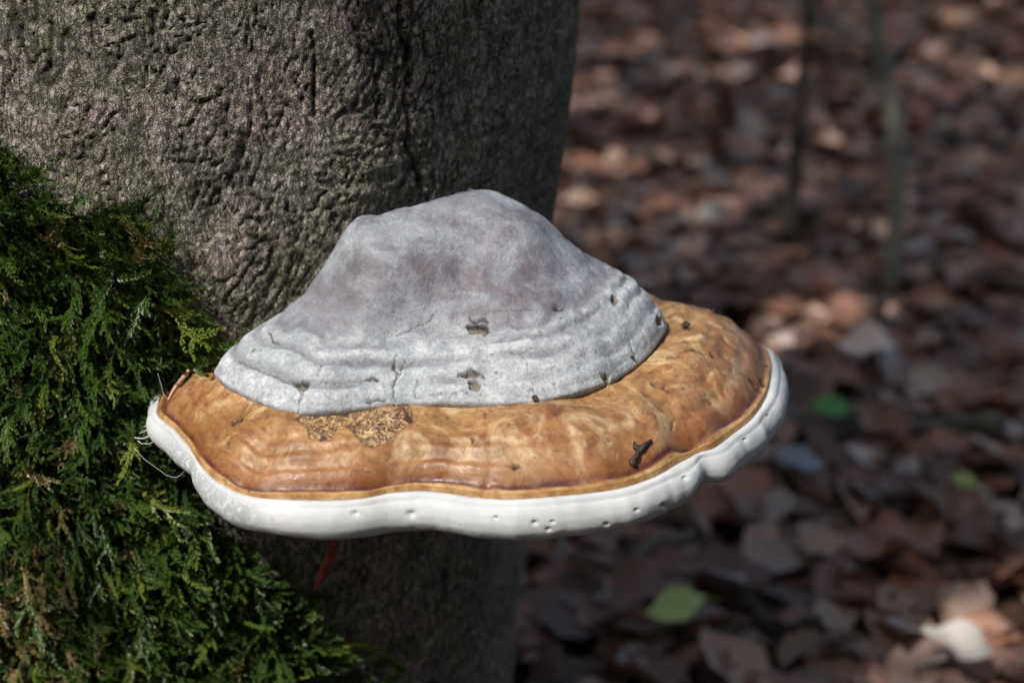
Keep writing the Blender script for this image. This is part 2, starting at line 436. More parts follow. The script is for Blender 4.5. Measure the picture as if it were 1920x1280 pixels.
# ------------------------------------------------------------------ ground
def ground_z(x, y):
    return 0.012 * pn(np.asarray(x) * 1.3 + 4.2, np.asarray(y) * 1.3 + 9.1, 0.3) + 0.006 * pn(np.asarray(x) * 4.7, np.asarray(y) * 4.7, 5.3)
lin = np.concatenate([-np.geomspace(250, 4.2, 14), np.linspace(-4, 8, 130), np.geomspace(8.4, 250, 14)])
GX, GY = np.meshgrid(lin - 1.0, lin)
fade = np.exp(-np.maximum(np.hypot(GX - 1, GY - 2) - 5, 0) / 2)
GZ = ground_z(GX, GY) * fade - 0.004
obj('ground', np_mesh('ground', np.stack([GX, GY, GZ], -1), grid_faces(len(lin), len(lin)), M['ground']), kind='structure',
    label='brown forest floor of soil under beech leaf litter', cat='ground')

# ------------------------------------------------------------------ the beech the fungus grows on
TY, TR = 1.052, 0.24
edge_px = np.array([(1079, -150), (1075, 0), (1062, 150), (1050, 240), (1031, 390), (1008, 620), (990, 820), (976, 1010), (968, 1120), (960, 1280), (955, 1400)], float)
def solve_xc(z, R):
    xc = -0.22
    for _ in range(40):
        dist = math.hypot(xc, TY); D = math.sqrt(dist * dist - R * R)
        phi = math.atan2(xc, TY) + math.asin(R / dist)
        X, Y = D * math.sin(phi), D * math.cos(phi)
        u, v, d = to_px(np.array([X, Y, z]))
        xc += (np.interp(v, edge_px[:, 1], edge_px[:, 0]) - u) * d / FPX
    return xc
_zt = np.linspace(0.12, 0.74, 40)
_xt = np.array([solve_xc(z, TR) for z in _zt])
def trunk_axis(z):
    z = np.asarray(z, float)
    x = np.interp(z, _zt, _xt)
    x = x + np.where(z > 0.74, (z - 0.74) * 0.02, 0)
    R = TR + 0.22 * np.clip(0.13 - z, 0, 1) ** 1.4 * 3.0 - 0.018 * np.clip(z - 0.74, 0, 20)
    return x, np.maximum(R, 0.03)
CRACKS = [[(752, -20), (748, 30), (752, 60), (765, 90), (766, 140), (759, 190), (770, 230), (764, 270), (775, 300), (792, 352)],
          [(40, 40), (42, 80), (30, 130), (8, 165), (4, 215)], [(905, -10), (900, 45)], [(700, 110), (705, 150), (712, 190), (705, 225)],
          [(585, 60), (592, 120), (588, 165), (592, 215)]]
MOSS_POLY = [(-420, 330), (-120, 250), (0, 300), (60, 335), (20, 372), (120, 395), (190, 425), (215, 395), (252, 378), (285, 440), (295, 500), (345, 560), (350, 600), (378, 655), (392, 690), (330, 730), (300, 800), (345, 880), (400, 960), (430, 1020), (520, 1080), (590, 1140), (650, 1210), (690, 1290), (720, 1420), (-420, 1500)]
def trunk_surface(th, z):
    """th: azimuth, 0 towards the viewpoint, positive to the right; returns points, relief, cracks"""
    xc, R = trunk_axis(z)
    dx, dy = np.sin(th), -np.cos(th)
    s = th * 0.24
    # broad swelling
    lump = 0.007 * fbm(dx * 1.6 + 3.0, z * 4.5, dy * 1.6, 3) + 0.0025 * pn(dx * 5 + 1.0, z * 13, dy * 5)
    w1 = 0.35 * pn(s * 22, z * 22, 2.2)
    w2 = pn(s * 60, z * 60, 1.9)
    a = fbm(s * 310 + w1 * 6, z * 200 + w1 * 5, 0.7, 3, 0.7)            # chips, taller than wide
    n5 = pn(s * 190 + w1 * 7 + w2 * 1.6, z * 105 + w1 * 6 + w2 * 1.4, 5.5)
    crev = np.exp(-(n5 / 0.075) ** 2) * sstep(-0.25, 0.2, pn(s * 40, z * 40, 2.4))   # network of thin crevices
    b = pn(s * 95 + 9 + w1 * 3, z * 24 + w1 * 3, 4.1)                      # short vertical fissures
    bm = sstep(-0.05, 0.35, pn(s * 16 + 2.0, z * 16, 6.6))                  # fissures come in patches
    cwr = pn(s * 34 + w1 * 3, z * 210 + w1 * 7.0, 7.7)                      # horizontal wrinkles
    d_ = pn(s * 330, z * 260, 3.9)
    wrk = sstep(-0.1, 0.35, pn(s * 7 + 1.3, z * 7 + 0.6, 8.8))
    right = sstep(0.55, 0.95, th)                                          # smoother bark round the right flank
    rel = (0.00075 * a * (1 - 0.2 * right) - 0.0016 * crev * (1 - 0.3 * right) - 0.0016 * bm * np.clip(0.12 - np.abs(b), 0, 1) / 0.12 * (1 - 0.3 * right)
           + 0.0008 * cwr * wrk + 0.0004 * d_)
    P = np.stack([xc + (R + lump + rel) * dx, TY + (R + lump + rel) * dy, z + 0 * th], -1)
    return P, rel
th = np.concatenate([np.radians(np.linspace(-180, -62, 50))[:-1], np.radians(np.linspace(-62, 100, 500)), np.radians(np.linspace(100, 180, 36))[1:-1]])
zz = np.concatenate([np.linspace(-0.06, 0.16, 24)[:-1], np.linspace(0.16, 0.74, 500), np.linspace(0.75, 1.4, 60), np.linspace(1.45, 5.6, 60)])
TH, ZZ = np.meshgrid(th, zz)
P, rel = trunk_surface(TH, ZZ)
U, Vp, dd = to_px(P)
front = np.abs(TH - 0.3) < 1.3
ck = np.zeros(P.shape[:2])
jit = 5 * pn(U * 0.06, Vp * 0.06, 1.1)
for i, cpx in enumerate(CRACKS):
    dcr = seg_dist(U + jit, Vp, cpx)
    ck = np.maximum(ck, np.exp(-(dcr / (3.4 if i == 0 else 2.2)) ** 2) * (1.0 if i == 0 else 0.75))
ck *= front
rad_dir = np.stack([np.sin(TH), -np.cos(TH), 0 * TH], -1)
P -= rad_dir * (0.0035 * ck)[..., None]
mossy = (in_poly(U, Vp, MOSS_POLY) & front).astype(float)
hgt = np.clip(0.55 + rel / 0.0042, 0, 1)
tree = obj('beech_tree', None, label='beech trunk with rough grey bark bearing moss and a bracket fungus', cat='tree', loc=(0, 0, 0))
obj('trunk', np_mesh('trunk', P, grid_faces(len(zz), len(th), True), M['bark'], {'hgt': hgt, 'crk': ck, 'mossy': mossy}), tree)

def limb_path(p0, p1, seed, n=14, amp=0.25):
    P = wobble(p0, p1, n, amp, seed); return P
tx, _ = trunk_axis(np.array([3.2, 3.6, 4.0, 4.4, 4.8, 5.3]))
tips = [(-3.4, -1.0, 4.3), (0.9, -0.4, 4.6), (-2.6, 3.0, 4.7), (0.8, 2.9, 4.9), (-1.4, -1.8, 5.1), (-0.8, 3.6, 5.2), (-4.3, 1.0, 5.0)]
starts = [3.2, 3.5, 3.8, 4.1, 4.5, 4.9, 4.2]
limb_pts = []
for i, (tp, z0) in enumerate(zip(tips, starts)):
    x0, R0 = trunk_axis(z0)
    Pl = limb_path((float(x0), TY, z0), tp, 40 + i)
    limb_pts.append(Pl)
    parts = [tube(Pl, np.linspace(0.055, 0.008, len(Pl)), 8)]
    r = np.random.default_rng(90 + i)
    for j in range(6):
        q = Pl[4 + j + (j > 3)]
        e = q + np.array([r.normal() * 0.55, r.normal() * 0.55, r.uniform(0.0, 0.45)])
        sub = wobble(q, e, 7, 0.12, 300 + 10 * i + j)
        parts.append(tube(sub, np.linspace(0.014, 0.003, 7), 5)); limb_pts.append(sub)
    obj('limb', tube_mesh('limb', parts, M['limb']), tree)

# gaps in the crown: (point the sun reaches, radius)
GAPS = [((-0.030, 0.74, 0.51), 0.095), ((-0.185, 0.79, 0.565), 0.095), (at_y(-20, 1060, 0.80), 0.055), (at_y(90, 660, 0.80), 0.06), ((-0.21, 0.80, 0.62), 0.085)]
for u, v, r in [(1425, 75, .075), (1075, 185, .06), (1470, 645, .075), (1540, 640, .06), (1625, 645, .075), (1665, 660, .06), (1180, 95, .015), (1330, 150, .015),
                (1768, 95, .018), (1895, 150, .02), (1345, 395, .018), (1130, 320, .02), (1010, 380, .02), (1560, 190, .012)]:
    GAPS.append((at_z(u, v, 0.02), r))
nl = 25000
r = np.random.default_rng(11)
lp = np.vstack(limb_pts)
q = r.normal(size=(nl, 3)); q /= np.linalg.norm(q, axis=1)[:, None]
q *= (r.uniform(0, 1, nl) ** 0.42)[:, None]
C = q * np.array([3.0, 3.2, 0.95]) + np.array([-1.95, 0.85, 4.45])
near = r.random(nl) < 0.3
C[near] = lp[r.integers(0, len(lp), near.sum())] + r.normal(size=(near.sum(), 3)) * np.array([0.16, 0.16, 0.12])
shade_tuft = np.vstack([at_y(u, v, 0.79) + SUN * r.uniform(4.3, 5.2, (420, 1)) + r.normal(size=(420, 3)) * 0.09 for u, v in [(330, 1150), (560, 1200), (480, 1040), (200, 1240), (760, 1180)]])
C = np.vstack([C, shade_tuft]); nl = len(C)                                    # extra leaves added along the sun rays to shade the lower moss
keep = np.ones(nl, bool)
for tg, rad in GAPS:
    d = C - np.asarray(tg); along = d @ SUN
    dist = np.linalg.norm(d - along[:, None] * SUN, axis=1)
    keep &= dist > rad + 0.06
C = C[keep]; nl = len(C)
def frames(N, ang):
    N = N / np.linalg.norm(N, axis=1)[:, None]
    ref = np.where(np.abs(N[:, 2:3]) < 0.9, np.array([[0, 0, 1.0]]), np.array([[1.0, 0, 0]]))
    X = np.cross(N, ref); X /= np.linalg.norm(X, axis=1)[:, None]
    Y = np.cross(N, X)
    c, s = np.cos(ang)[:, None], np.sin(ang)[:, None]
    return c * X + s * Y, -s * X + c * Y, N
def kite(n, r, L0, W0):
    Nn = r.normal(size=(n, 3)) * np.array([0.55, 0.55, 0.3]) + np.array([0, 0, 0.9])
    X, Y, N = frames(Nn, r.uniform(0, 6.28, n))
    L = r.uniform(0.75, 1.15, n)[:, None]
    return X, Y, N, L
X, Y, N, L = kite(nl, r, 0, 0)
shape = [(-0.045, 0, 0), (-0.012, 0.028, 0.004), (0.05, 0, -0.006), (-0.012, -0.028, 0.004)]
V = np.stack([C + L * (a * X + b * Y + c_ * N) for a, b, c_ in shape], 1).reshape(-1, 3)
i4 = np.arange(nl) * 4
Fc = np.vstack([np.stack([i4, i4 + 1, i4 + 2], 1), np.stack([i4, i4 + 2, i4 + 3], 1)])
obj('crown', np_mesh('crown', V, Fc, M['canopy'], {'rnd': np.repeat(r.random(nl), 4)}, smooth=False), tree)

# unseen young beeches added in rings to block light from the horizon
def screen_beech(loc, rz, scale, src=[]):
    if not src:
        r = np.random.default_rng(77)
        o = obj('screen_beech', None)
        Pt = wobble((0, 0, -0.05), (0.15, 0.1, 4.6), 18, 0.25, 71)
        obj('trunk', tube_mesh('trunk', [tube(Pt, np.linspace(0.06, 0.012, 18), 10, 3, 0.03)], M['limb']), o)
        parts, ends = [], []
        for j in range(26):
            q = Pt[int(r.integers(2, 17))]; a_ = r.uniform(0, 6.28); l_ = r.uniform(0.7, 1.5)
            sub = wobble(q, q + np.array([math.cos(a_) * l_, math.sin(a_) * l_, r.uniform(0.1, 0.6)]), 8, 0.15, 900 + j)
            parts.append(tube(sub, np.linspace(0.018, 0.003, 8), 5)); ends.append(sub[2:])
        obj('limb_frame', tube_mesh('limb_frame', parts, M['limb']), o)
        E_ = np.vstack(ends); n = 5200
        c_ = E_[r.integers(0, len(E_), n)] + r.normal(size=(n, 3)) * np.array([0.22, 0.22, 0.2])
        c_[:, 2] = np.abs(c_[:, 2] - 0.15) + 0.15
        X, Y, N, L = kite(n, r, 0, 0)
        V = np.stack([c_ + 1.5 * L * (a * X + b * Y + cc * N) for a, b, cc in shape], 1).reshape(-1, 3); i4 = np.arange(n) * 4
        obj('crown', np_mesh('crown', V, np.vstack([np.stack([i4, i4 + 1, i4 + 2], 1), np.stack([i4, i4 + 2, i4 + 3], 1)]), M['canopy'], {'rnd': np.repeat(r.random(n), 4)}, smooth=False), o)
        src.append(o)
    else:
        o = src[0].copy(); col.objects.link(o)
        for ch in list(src[0].children):
            c2 = ch.copy(); col.objects.link(c2); c2.parent = o
    o.location = loc; o.rotation_euler = (0, 0, rz); o.scale = (scale,) * 3
    o['label'] = 'unseen leafy young beech added to block light from the horizon'; o['category'] = 'tree'; o['group'] = 'unseen young beeches added to block light'
for i in range(24):
    a_ = math.radians(108 + i * 25.5 + 6 * math.sin(i * 2.3)); d_ = (3.4 if i < 13 else 5.6) + 0.7 * math.sin(i * 1.9)
    if 60 < (math.degrees(a_) % 360) < 100: continue
    screen_beech((0.2 + d_ * math.cos(a_) , 0.9 + d_ * math.sin(a_) + (2.6 if math.sin(a_) > 0.5 else 0), 0), i * 1.3, 0.85 + 0.12 * math.sin(i))

# ------------------------------------------------------------------ the bracket fungus
APEX = at_y(885, 354, 0.85)
O2 = APEX[:2]
ZB, ZA = 0.497, 0.523
A_px = [(400, 700), (430, 722), (470, 740), (520, 762), (560, 770), (600, 770), (680, 760), (760, 752), (850, 752), (930, 752), (1000, 747), (1080, 735), (1140, 715), (1170, 695), (1200, 675), (1235, 640), (1250, 612)]
B_px = [(315, 712), (300, 740), (293, 775), (330, 805), (355, 835), (375, 870), (400, 895), (440, 918), (480, 930), (560, 934), (640, 934), (690, 930), (730, 920), (790, 916), (850, 922), (900, 930), (950, 933), (1000, 930), (1060, 925), (1130, 918), (1180, 908), (1230, 890), (1270, 866), (1310, 846), (1338, 838), (1352, 828), (1375, 810), (1410, 782), (1435, 745), (1445, 710), (1447, 680), (1437, 650)]
def polar(pxs, z):
    out = []
    for u, v in pxs:
        d = at_z(u, v, z)[:2] - O2
        out.append((math.degrees(math.atan2(d[0], -d[1])), math.hypot(*d)))
    return np.array(out)
polA, polB = polar(A_px, ZA), polar(B_px, ZB)
THD = np.concatenate([np.linspace(-125, -80, 30)[:-1], np.linspace(-80, 110, 760), np.linspace(110, 215, 60)[1:]])
def radial(pol, lo, hi):
    t = np.concatenate([[a for a, _ in lo], pol[:, 0], [a for a, _ in hi]])
    rr = np.concatenate([[b for _, b in lo], pol[:, 1], [b for _, b in hi]])
    o = np.argsort(t); t, rr = t[o], rr[o]
    fine = np.arange(-130, 221, 0.25)
    y = np.interp(fine, t, rr)
    kx = np.arange(-12, 13) * 0.25; kk = np.exp(-(kx / 1.1) ** 2); kk /= kk.sum()
    y = np.convolve(np.pad(y, 12, mode='edge'), kk, mode='valid')
    return np.interp(THD, fine, y)
print('A ends', polA[0], polA[-1], 'B ends', polB[0], polB[-1])
rA = radial(polA, [(-130, 0.085), (-100, 0.088), (-80, 0.098), (-68, 0.120)], [(90, 0.096), (104, 0.088), (122, 0.082), (150, 0.085), (215, 0.11)])
rB = radial(polB, [(-130, 0.13), (-100, 0.14)], [(96, 0.155), (104, 0.143), (115, 0.126), (130, 0.110), (150, 0.105), (180, 0.12), (215, 0.14)])
THR = np.radians(THD)
dirx, diry = np.sin(THR), -np.cos(THR)

def prof_from_px(pxs, thd, rAk):
    """(rho, h) of silhouette points in the vertical plane through the apex along azimuth thd"""
    dv = np.array([math.sin(math.radians(thd)), -math.cos(math.radians(thd))])
    nrm = np.array([-dv[1], dv[0]])
    out = []
    for u, v in pxs:
        rr = ray(u, v); t = (O2 @ nrm) / (rr[:2] @ nrm)
        Pq = rr * t + np.array([0, 0, CAM_H])
        out.append((max(0.0, (Pq[:2] - O2) @ dv) / rAk, (Pq[2] - ZA) / (APEX[2] - ZA)))
    return np.array(out)
thL, thR = -56.5, 78.0
pl = prof_from_px([(885, 354), (840, 362), (800, 378), (740, 396), (700, 409), (662, 408), (640, 436), (610, 490), (560, 556), (510, 606), (475, 623), (440, 650), (415, 678), (400, 700)], thL, np.interp(thL, THD, rA))
prr = prof_from_px([(885, 354), (930, 358), (980, 384), (1020, 408), (1060, 450), (1110, 485), (1150, 502), (1190, 530), (1218, 562), (1242, 593), (1250, 612)], thR, np.interp(thR, THD, rA))
print('left', pl.round(2).tolist()); print('right', prr.round(2).tolist())
RHO = np.concatenate([np.linspace(0, 0.6, 90)[:-1], np.linspace(0.6, 1.0, 130)])
def samp(tab):
    tab = np.asarray(tab, float); o = np.argsort(tab[:, 0])
    y = np.interp(RHO, tab[o, 0], tab[o, 1])
    fine = np.linspace(0, 1, 400); yf = np.interp(fine, RHO, y)
    kx = np.arange(-14, 15); kk = np.exp(-(kx / 7.0) ** 2); kk /= kk.sum()
    ys = np.convolve(np.pad(yf, 14, mode='reflect', reflect_type='odd'), kk, mode='valid')
    return np.interp(RHO, fine, ys)
FRONT = [(0, 1), (0.1, 0.99), (0.25, 0.93), (0.4, 0.80), (0.55, 0.60), (0.67, 0.40), (0.73, 0.325), (0.80, 0.285), (0.88, 0.20), (0.95, 0.10), (1, 0.0)]
BACK = [(0, 1), (0.1, 0.96), (0.3, 0.78), (0.6, 0.50), (0.8, 0.35), (1, 0.2)]
keys = [(-125, samp(BACK) * 0.7), (-85, samp(pl) * 0.80), (thL, samp(pl)), (-30, 0.5 * samp(pl) + 0.5 * samp(FRONT)), (0, samp(FRONT)), (38, 0.55 * samp(FRONT) + 0.45 * samp(prr)), (thR, samp(prr)), (108, samp(prr) * 0.92), (150, samp(BACK)), (215, samp(BACK))]
kt = np.array([a for a, _ in keys]); kp = np.stack([b for _, b in keys])
Hn = np.zeros((len(RHO), len(THD)))
idx = np.clip(np.searchsorted(kt, THD) - 1, 0, len(kt) - 2)
f = (THD - kt[idx]) / (kt[idx + 1] - kt[idx]); f = f * f * (3 - 2 * f)
Hn = (kp[idx] * (1 - f)[:, None] + kp[idx + 1] * f[:, None]).T
RG, TG = np.meshgrid(RHO, THD, indexing='ij')
rg = RG * rA[None, :]
X0 = O2[0] + rg * dirx[None, :]; Y0 = O2[1] + rg * diry[None, :]
Z0 = ZA + Hn * (APEX[2] - ZA)
# growth rings on the lower third, wavering round the cap
wav = 0.060 * pn(TG * 0.035, 1.3, 0.2) + 0.026 * pn(TG * 0.11, 5.1, 0.7) + 0.012 * pn(TG * 0.3, RG * 9, 3.7)
ring_mask = sstep(0.60, 0.72, RG)
ringpos = [0.700, 0.785, 0.862, 0.94]
grv = np.zeros_like(RG); dz = np.zeros_like(RG)
for i, rp in enumerate(ringpos):
    a = np.exp(-((RG + wav * (1.05 - RG) * 3.2 - rp) / (0.013 if i else 0.024)) ** 2) * (0.12 + 0.88 * np.clip(1.9 * pn(TG * 0.06 + 3 * i, i * 2.3, 0.4) + 0.5, 0, 1))
    grv = np.maximum(grv, a); dz -= a * (0.0013 if i else 0.0024)
dz += ring_mask * 0.0004 * np.sin((RG + wav * (1.05 - RG) * 3) * 92)
dz += 0.0016 * fbm(X0 * 42, Y0 * 42, Z0 * 42, 4) + 0.0032 * pn(X0 * 19 + 2, Y0 * 19, Z0 * 19) * sstep(0.02, 0.25, RG)
dz *= np.where(RG > 0.985, 0.5, 1.0)
Z0 = Z0 + dz
CAP = np.stack([X0, Y0, Z0], -1)
u_, v_, d_ = to_px(CAP)
vis = (TG > -75) & (TG < 105)
ju = 4 * pn(u_ * 0.09, v_ * 0.09, 3.3) + 2.0 * pn(u_ * 0.3, v_ * 0.3, 1.3); jv = 4 * pn(u_ * 0.09, v_ * 0.09, 8.3) + 2.0 * pn(u_ * 0.3, v_ * 0.3, 6.3)
crk = np.zeros_like(RG)
CAP_CR = [([(742, 664), (738, 690), (746, 700), (738, 722), (740, 752)], 1.5, 1), ([(760, 676), (750, 702), (742, 715)], 1.2, .9), ([(784, 712), (778, 745)], 1.0, .7),
          ([(820, 580), (800, 604), (770, 618), (742, 632)], 1.1, .75), ([(605, 684), (590, 712), (568, 730), (560, 768)], 1.2, .8), ([(505, 622), (512, 640), (524, 642)], 1.6, 1),
          ([(980, 660), (990, 690), (998, 720), (1000, 742)], .9, .6), ([(940, 664), (975, 662), (1010, 648)], .9, .5), ([(905, 590), (930, 582), (1000, 580)], 1.0, .6),
          ([(1182, 640), (1190, 668)], 1.2, .7), ([(1170, 560), (1180, 580)], 1.4, .6), ([(450, 676), (500, 700), (545, 718)], 1.2, .7), ([(610, 718), (660, 716), (690, 711), (710, 712)], 1.6, .7),
          ([(690, 709), (698, 707), (708, 713)], 3.0, 1), ([(478, 652), (470, 660)], 2.0, .8), ([(552, 716), (568, 714), (582, 718), (572, 726)], 2.6, 1), ([(556, 724), (566, 740), (560, 752)], 1.6, .8),
          ([(857, 706), (862, 698), (872, 700), (880, 692), (890, 696), (900, 698), (906, 706)], 1.8, 1), ([(884, 728), (880, 716), (890, 714)], 1.3, .8), ([(780, 746), (810, 740), (860, 735), (880, 734)], 1.4, .7),
          ([(690, 752), (706, 748), (720, 750)], 3.0, .9), ([(884, 598), (894, 604), (905, 598), (914, 606)], 3.0, .9), ([(872, 614), (890, 608), (912, 612), (918, 620), (908, 626)], 2.0, .9),
          ([(1040, 577), (1048, 580), (1056, 580)], 3.2, .9), ([(1120, 700), (1140, 704)], 1.0, .5), ([(1128, 702), (1140, 712), (1142, 720)], 2.6, .8)]
for pts, wd, s in CAP_CR:
    crk = np.maximum(crk, s * np.exp(-(seg_dist(u_ + ju, v_ + jv, pts) / wd) ** 2))
crk *= vis
pit = np.zeros_like(RG); spot = np.zeros_like(RG)
for x, y, rx, ry in [(895, 617, 22, 8), (880, 702, 20, 7), (1152, 562, 8, 11), (1135, 708, 7, 9), (566, 722, 14, 8), (890, 722, 10, 12), (1236, 600, 6, 12)]:
    pit = np.maximum(pit, 1 - sstep(0.75, 1.1, np.hypot((u_ + ju - x) / rx, (v_ + jv - y) / ry)))
rs = np.random.default_rng(21)
for x, y in np.stack([rs.uniform(480, 1240, 70), rs.uniform(400, 745, 70)], 1):
    spot = np.maximum(spot, np.exp(-(np.hypot(u_ + ju * 0.4 - x, v_ - y) / rs.uniform(1.2, 2.6)) ** 2) * rs.uniform(0.4, 1))
for x, y, rx, ry, s in [(665, 500, 20, 26, .62), (672, 480, 9, 30, .5), (650, 560, 22, 12, .3), (1110, 560, 14, 34, .22)]:
    spot = np.maximum(spot, s * (1 - sstep(0.3, 1.1, np.hypot((u_ + 2.5 * ju - x) / rx, (v_ + 2.5 * jv - y) / ry))))
pit *= vis; spot *= vis
CAP[..., 2] -= 0.0022 * pit + 0.0011 * crk
CAP[..., 0] -= dirx[None, :] * (0.0008 * pit); CAP[..., 1] -= diry[None, :] * (0.0008 * pit)
# the edge of the crust rolls under and sits on the amber band
lip = []
for dr, dz_ in [(0.0004, -0.0012), (-0.0006, -0.0030), (-0.003, -0.008), (-0.008, -0.020)]:
    L_ = CAP[-1].copy(); L_[:, 0] += dirx * dr; L_[:, 1] += diry * dr; L_[:, 2] += dz_; lip.append(L_)
CAPV = np.concatenate([CAP, np.stack(lip)], 0)
pad = lambda a: np.concatenate([a, np.repeat(a[-1:], len(lip), 0)], 0)
fungus = obj('bracket_fungus', None, label='large hoof shaped bracket fungus with grey crust, amber band and white rim', cat='fungus', loc=(0, 0, 0))
obj('grey_crust', np_mesh('grey_crust', CAPV, grid_faces(CAPV.shape[0], len(THD)), M['crust'],
    {'rho': pad(RG), 'pit': pad(pit), 'crk': pad(crk), 'grv': pad(grv), 'spot': pad(spot)}), fungus, label='dome of grey crust with cracked growth rings')

# amber growth band
nt_ = 170
tt = np.concatenate([np.linspace(0, 0.85, 100)[:-1], np.linspace(0.85, 1.0, nt_ - 99)])
nt_ = len(tt)
TT, TG2 = np.meshgrid(tt, THD, indexing='ij')
r0 = rA - 0.012
rr2 = r0[None, :] + (rB - r0)[None, :] * TT
shp = np.interp(tt, [0, 0.08, 0.2, 0.35, 0.5, 0.62, 0.74, 0.84, 0.91, 0.945, 0.96, 0.985, 1.0], [0.86, 0.95, 1.0, 0.985, 0.90, 0.78, 0.58, 0.36, 0.185, 0.105, 0.10, 0.075, -0.03])
extra = np.interp(THD, [-125, -70, -40, 0, 40, 70, 95, 125, 160, 215], [-0.008, -0.006, -0.002, 0.0, 0.002, 0.003, 0.003, 0.002, -0.002, -0.004])
Z2 = ZB + (ZA - 0.002 - ZB) * shp[:, None] + extra[None, :] * np.interp(tt, [0, 0.15, 0.45, 0.8, 1.0], [0, 0.15, 1.0, 0.5, 0.0])[:, None]
X2 = O2[0] + rr2 * dirx[None, :]; Y2 = O2[1] + rr2 * diry[None, :]
env = np.sin(np.pi * np.clip(TT, 0, 1)) ** 0.7
Z2 += env * (0.0038 * fbm(X2 * 22 + 3, Y2 * 22, Z2 * 10, 3) + 0.0009 * fbm(X2 * 90, Y2 * 90, Z2 * 90, 3))
# radial folds and parallel swellings
for c0, wd, amp in [(3.2, 0.9, -0.0012), (4.6, 1.2, 0.0008), (42.5, 3.4, -0.0030), (37, 4, 0.002), (50, 4, 0.002), (-33, 3, -0.002), (70, 5, -0.002), (-14, 3, -0.0015), (22, 3, 0.0014)]:
    Z2 += amp * np.exp(-((TG2 + 2.2 * pn(TT * 3, c0, 0.3) - c0) / wd) ** 2) * sstep(0.35, 0.7, TT) * (1 - sstep(0.93, 1.0, TT))
Z2 += 0.0004 * np.clip(1 + 2 * pn(TG2 * 0.05, TT * 3, 9.1), 0, 2) * np.sin(TT * 46 + 1.5 * pn(TG2 * 0.05, 2.0, 0.1)) * sstep(0.4, 0.65, TT) * (1 - sstep(0.9, 0.95, TT))
AM = np.stack([X2, Y2, Z2], -1)
u2, v2, _ = to_px(AM)
ju = 5 * pn(u2 * 0.06, v2 * 0.06, 3.3) + 2.2 * pn(u2 * 0.25, v2 * 0.25, 1.3); jv = 5 * pn(u2 * 0.06, v2 * 0.06, 8.3) + 2.2 * pn(u2 * 0.25, v2 * 0.25, 6.3)
vis2 = (TG2 > -80) & (TG2 < 108)
PATCH = [(556, 782), (600, 768), (680, 760), (760, 756), (774, 772), (770, 792), (745, 808), (722, 830), (696, 838), (670, 822), (652, 800), (636, 800), (622, 818), (604, 826), (580, 816), (572, 800)]
patch = (in_poly(u2 + ju, v2 + jv, PATCH) & vis2).astype(float)
pd_ = seg_dist(u2 + ju, v2 + jv, PATCH + PATCH[:1])
spot2 = np.exp(-(pd_ / 1.6) ** 2) * 0.75 * np.clip(pn(u2 * 0.09, v2 * 0.09, 4.0) * 2 + 0.7, 0, 1) * vis2
pit2 = np.zeros_like(TT)
for pts, wd in [([(438, 792), (446, 785)], 3.4), ([(452, 786), (455, 782)], 2.6), ([(766, 772), (772, 788)], 5.0), ([(1286, 656), (1302, 656), (1322, 662)], 2.2), ([(1334, 660), (1337, 666)], 3.5), ([(1224, 716), (1230, 722)], 3.0),
                ([(1245, 724), (1253, 733)], 2.2), ([(1284, 610), (1292, 611)], 5.5), ([(886, 822), (887, 828)], 2.4), ([(1436, 685), (1440, 686)], 3.0), ([(1428, 710), (1432, 722)], 2.2), ([(1406, 712), (1420, 730), (1432, 735)], 1.8),
                ([(1352, 700), (1362, 704)], 1.6), ([(964, 876), (974, 872)], 3.4), ([(1242, 668), (1275, 668)], 1.6), ([(1262, 790), (1258, 806)], 1.4)]:
    pit2 = np.maximum(pit2, np.exp(-(seg_dist(u2 + 0.5 * ju, v2 + 0.5 * jv, pts) / wd) ** 2))
for x, y in np.stack([rs.uniform(320, 1430, 120), rs.uniform(600, 920, 120)], 1):
    spot2 = np.maximum(spot2, np.exp(-(np.hypot(u2 + 0.5 * ju - x, v2 - y) / rs.uniform(1.4, 3.4)) ** 2) * rs.uniform(0.3, 0.9))
for x, y, rx, ry, s in [(732, 868, 14, 7, .6), (688, 884, 8, 5, .6), (840, 790, 30, 14, .25), (960, 876, 10, 5, .5), (560, 850, 40, 26, .25), (1300, 700, 30, 20, .15), (470, 870, 40, 16, .25)]:
    spot2 = np.maximum(spot2, s * (1 - sstep(0.4, 1.15, np.hypot((u2 + 2 * ju - x) / rx, (v2 + 2 * jv - y) / ry))))
spot2 *= vis2; pit2 *= vis2
line = np.exp(-((TT + 0.008 * pn(TG2 * 0.4, 3.3, 1.0) - 0.930) / 0.022) ** 2) * (0.65 + 0.35 * np.clip(1 + 2 * pn(TG2 * 0.12, 7.0, 2.0), 0, 1))
line = np.maximum(line, 0.5 * np.exp(-((TT + 0.012 * pn(TG2 * 0.5, 1.3, 4.0) - 0.915) / 0.02) ** 2) * sstep(-0.1, 0.4, pn(TG2 * 0.09, 4.4, 3.0)))
wet = np.clip(np.exp(-((TT - 0.90) / 0.035) ** 2) * sstep(0.0, 0.5, pn(TG2 * 0.35, TT * 9, 6.0)), 0, 1)
AM[..., 2] -= 0.0008 * patch + 0.0016 * pit2 + 0.0007 * line
obj('amber_band', np_mesh('amber_band', AM, grid_faces(nt_, len(THD)), M['amber'],
    {'t': TT, 'pit': pit2, 'patch': patch, 'spot': spot2, 'line': line, 'wet': wet}), fungus, label='rounded amber brown growth band with dark margin line')

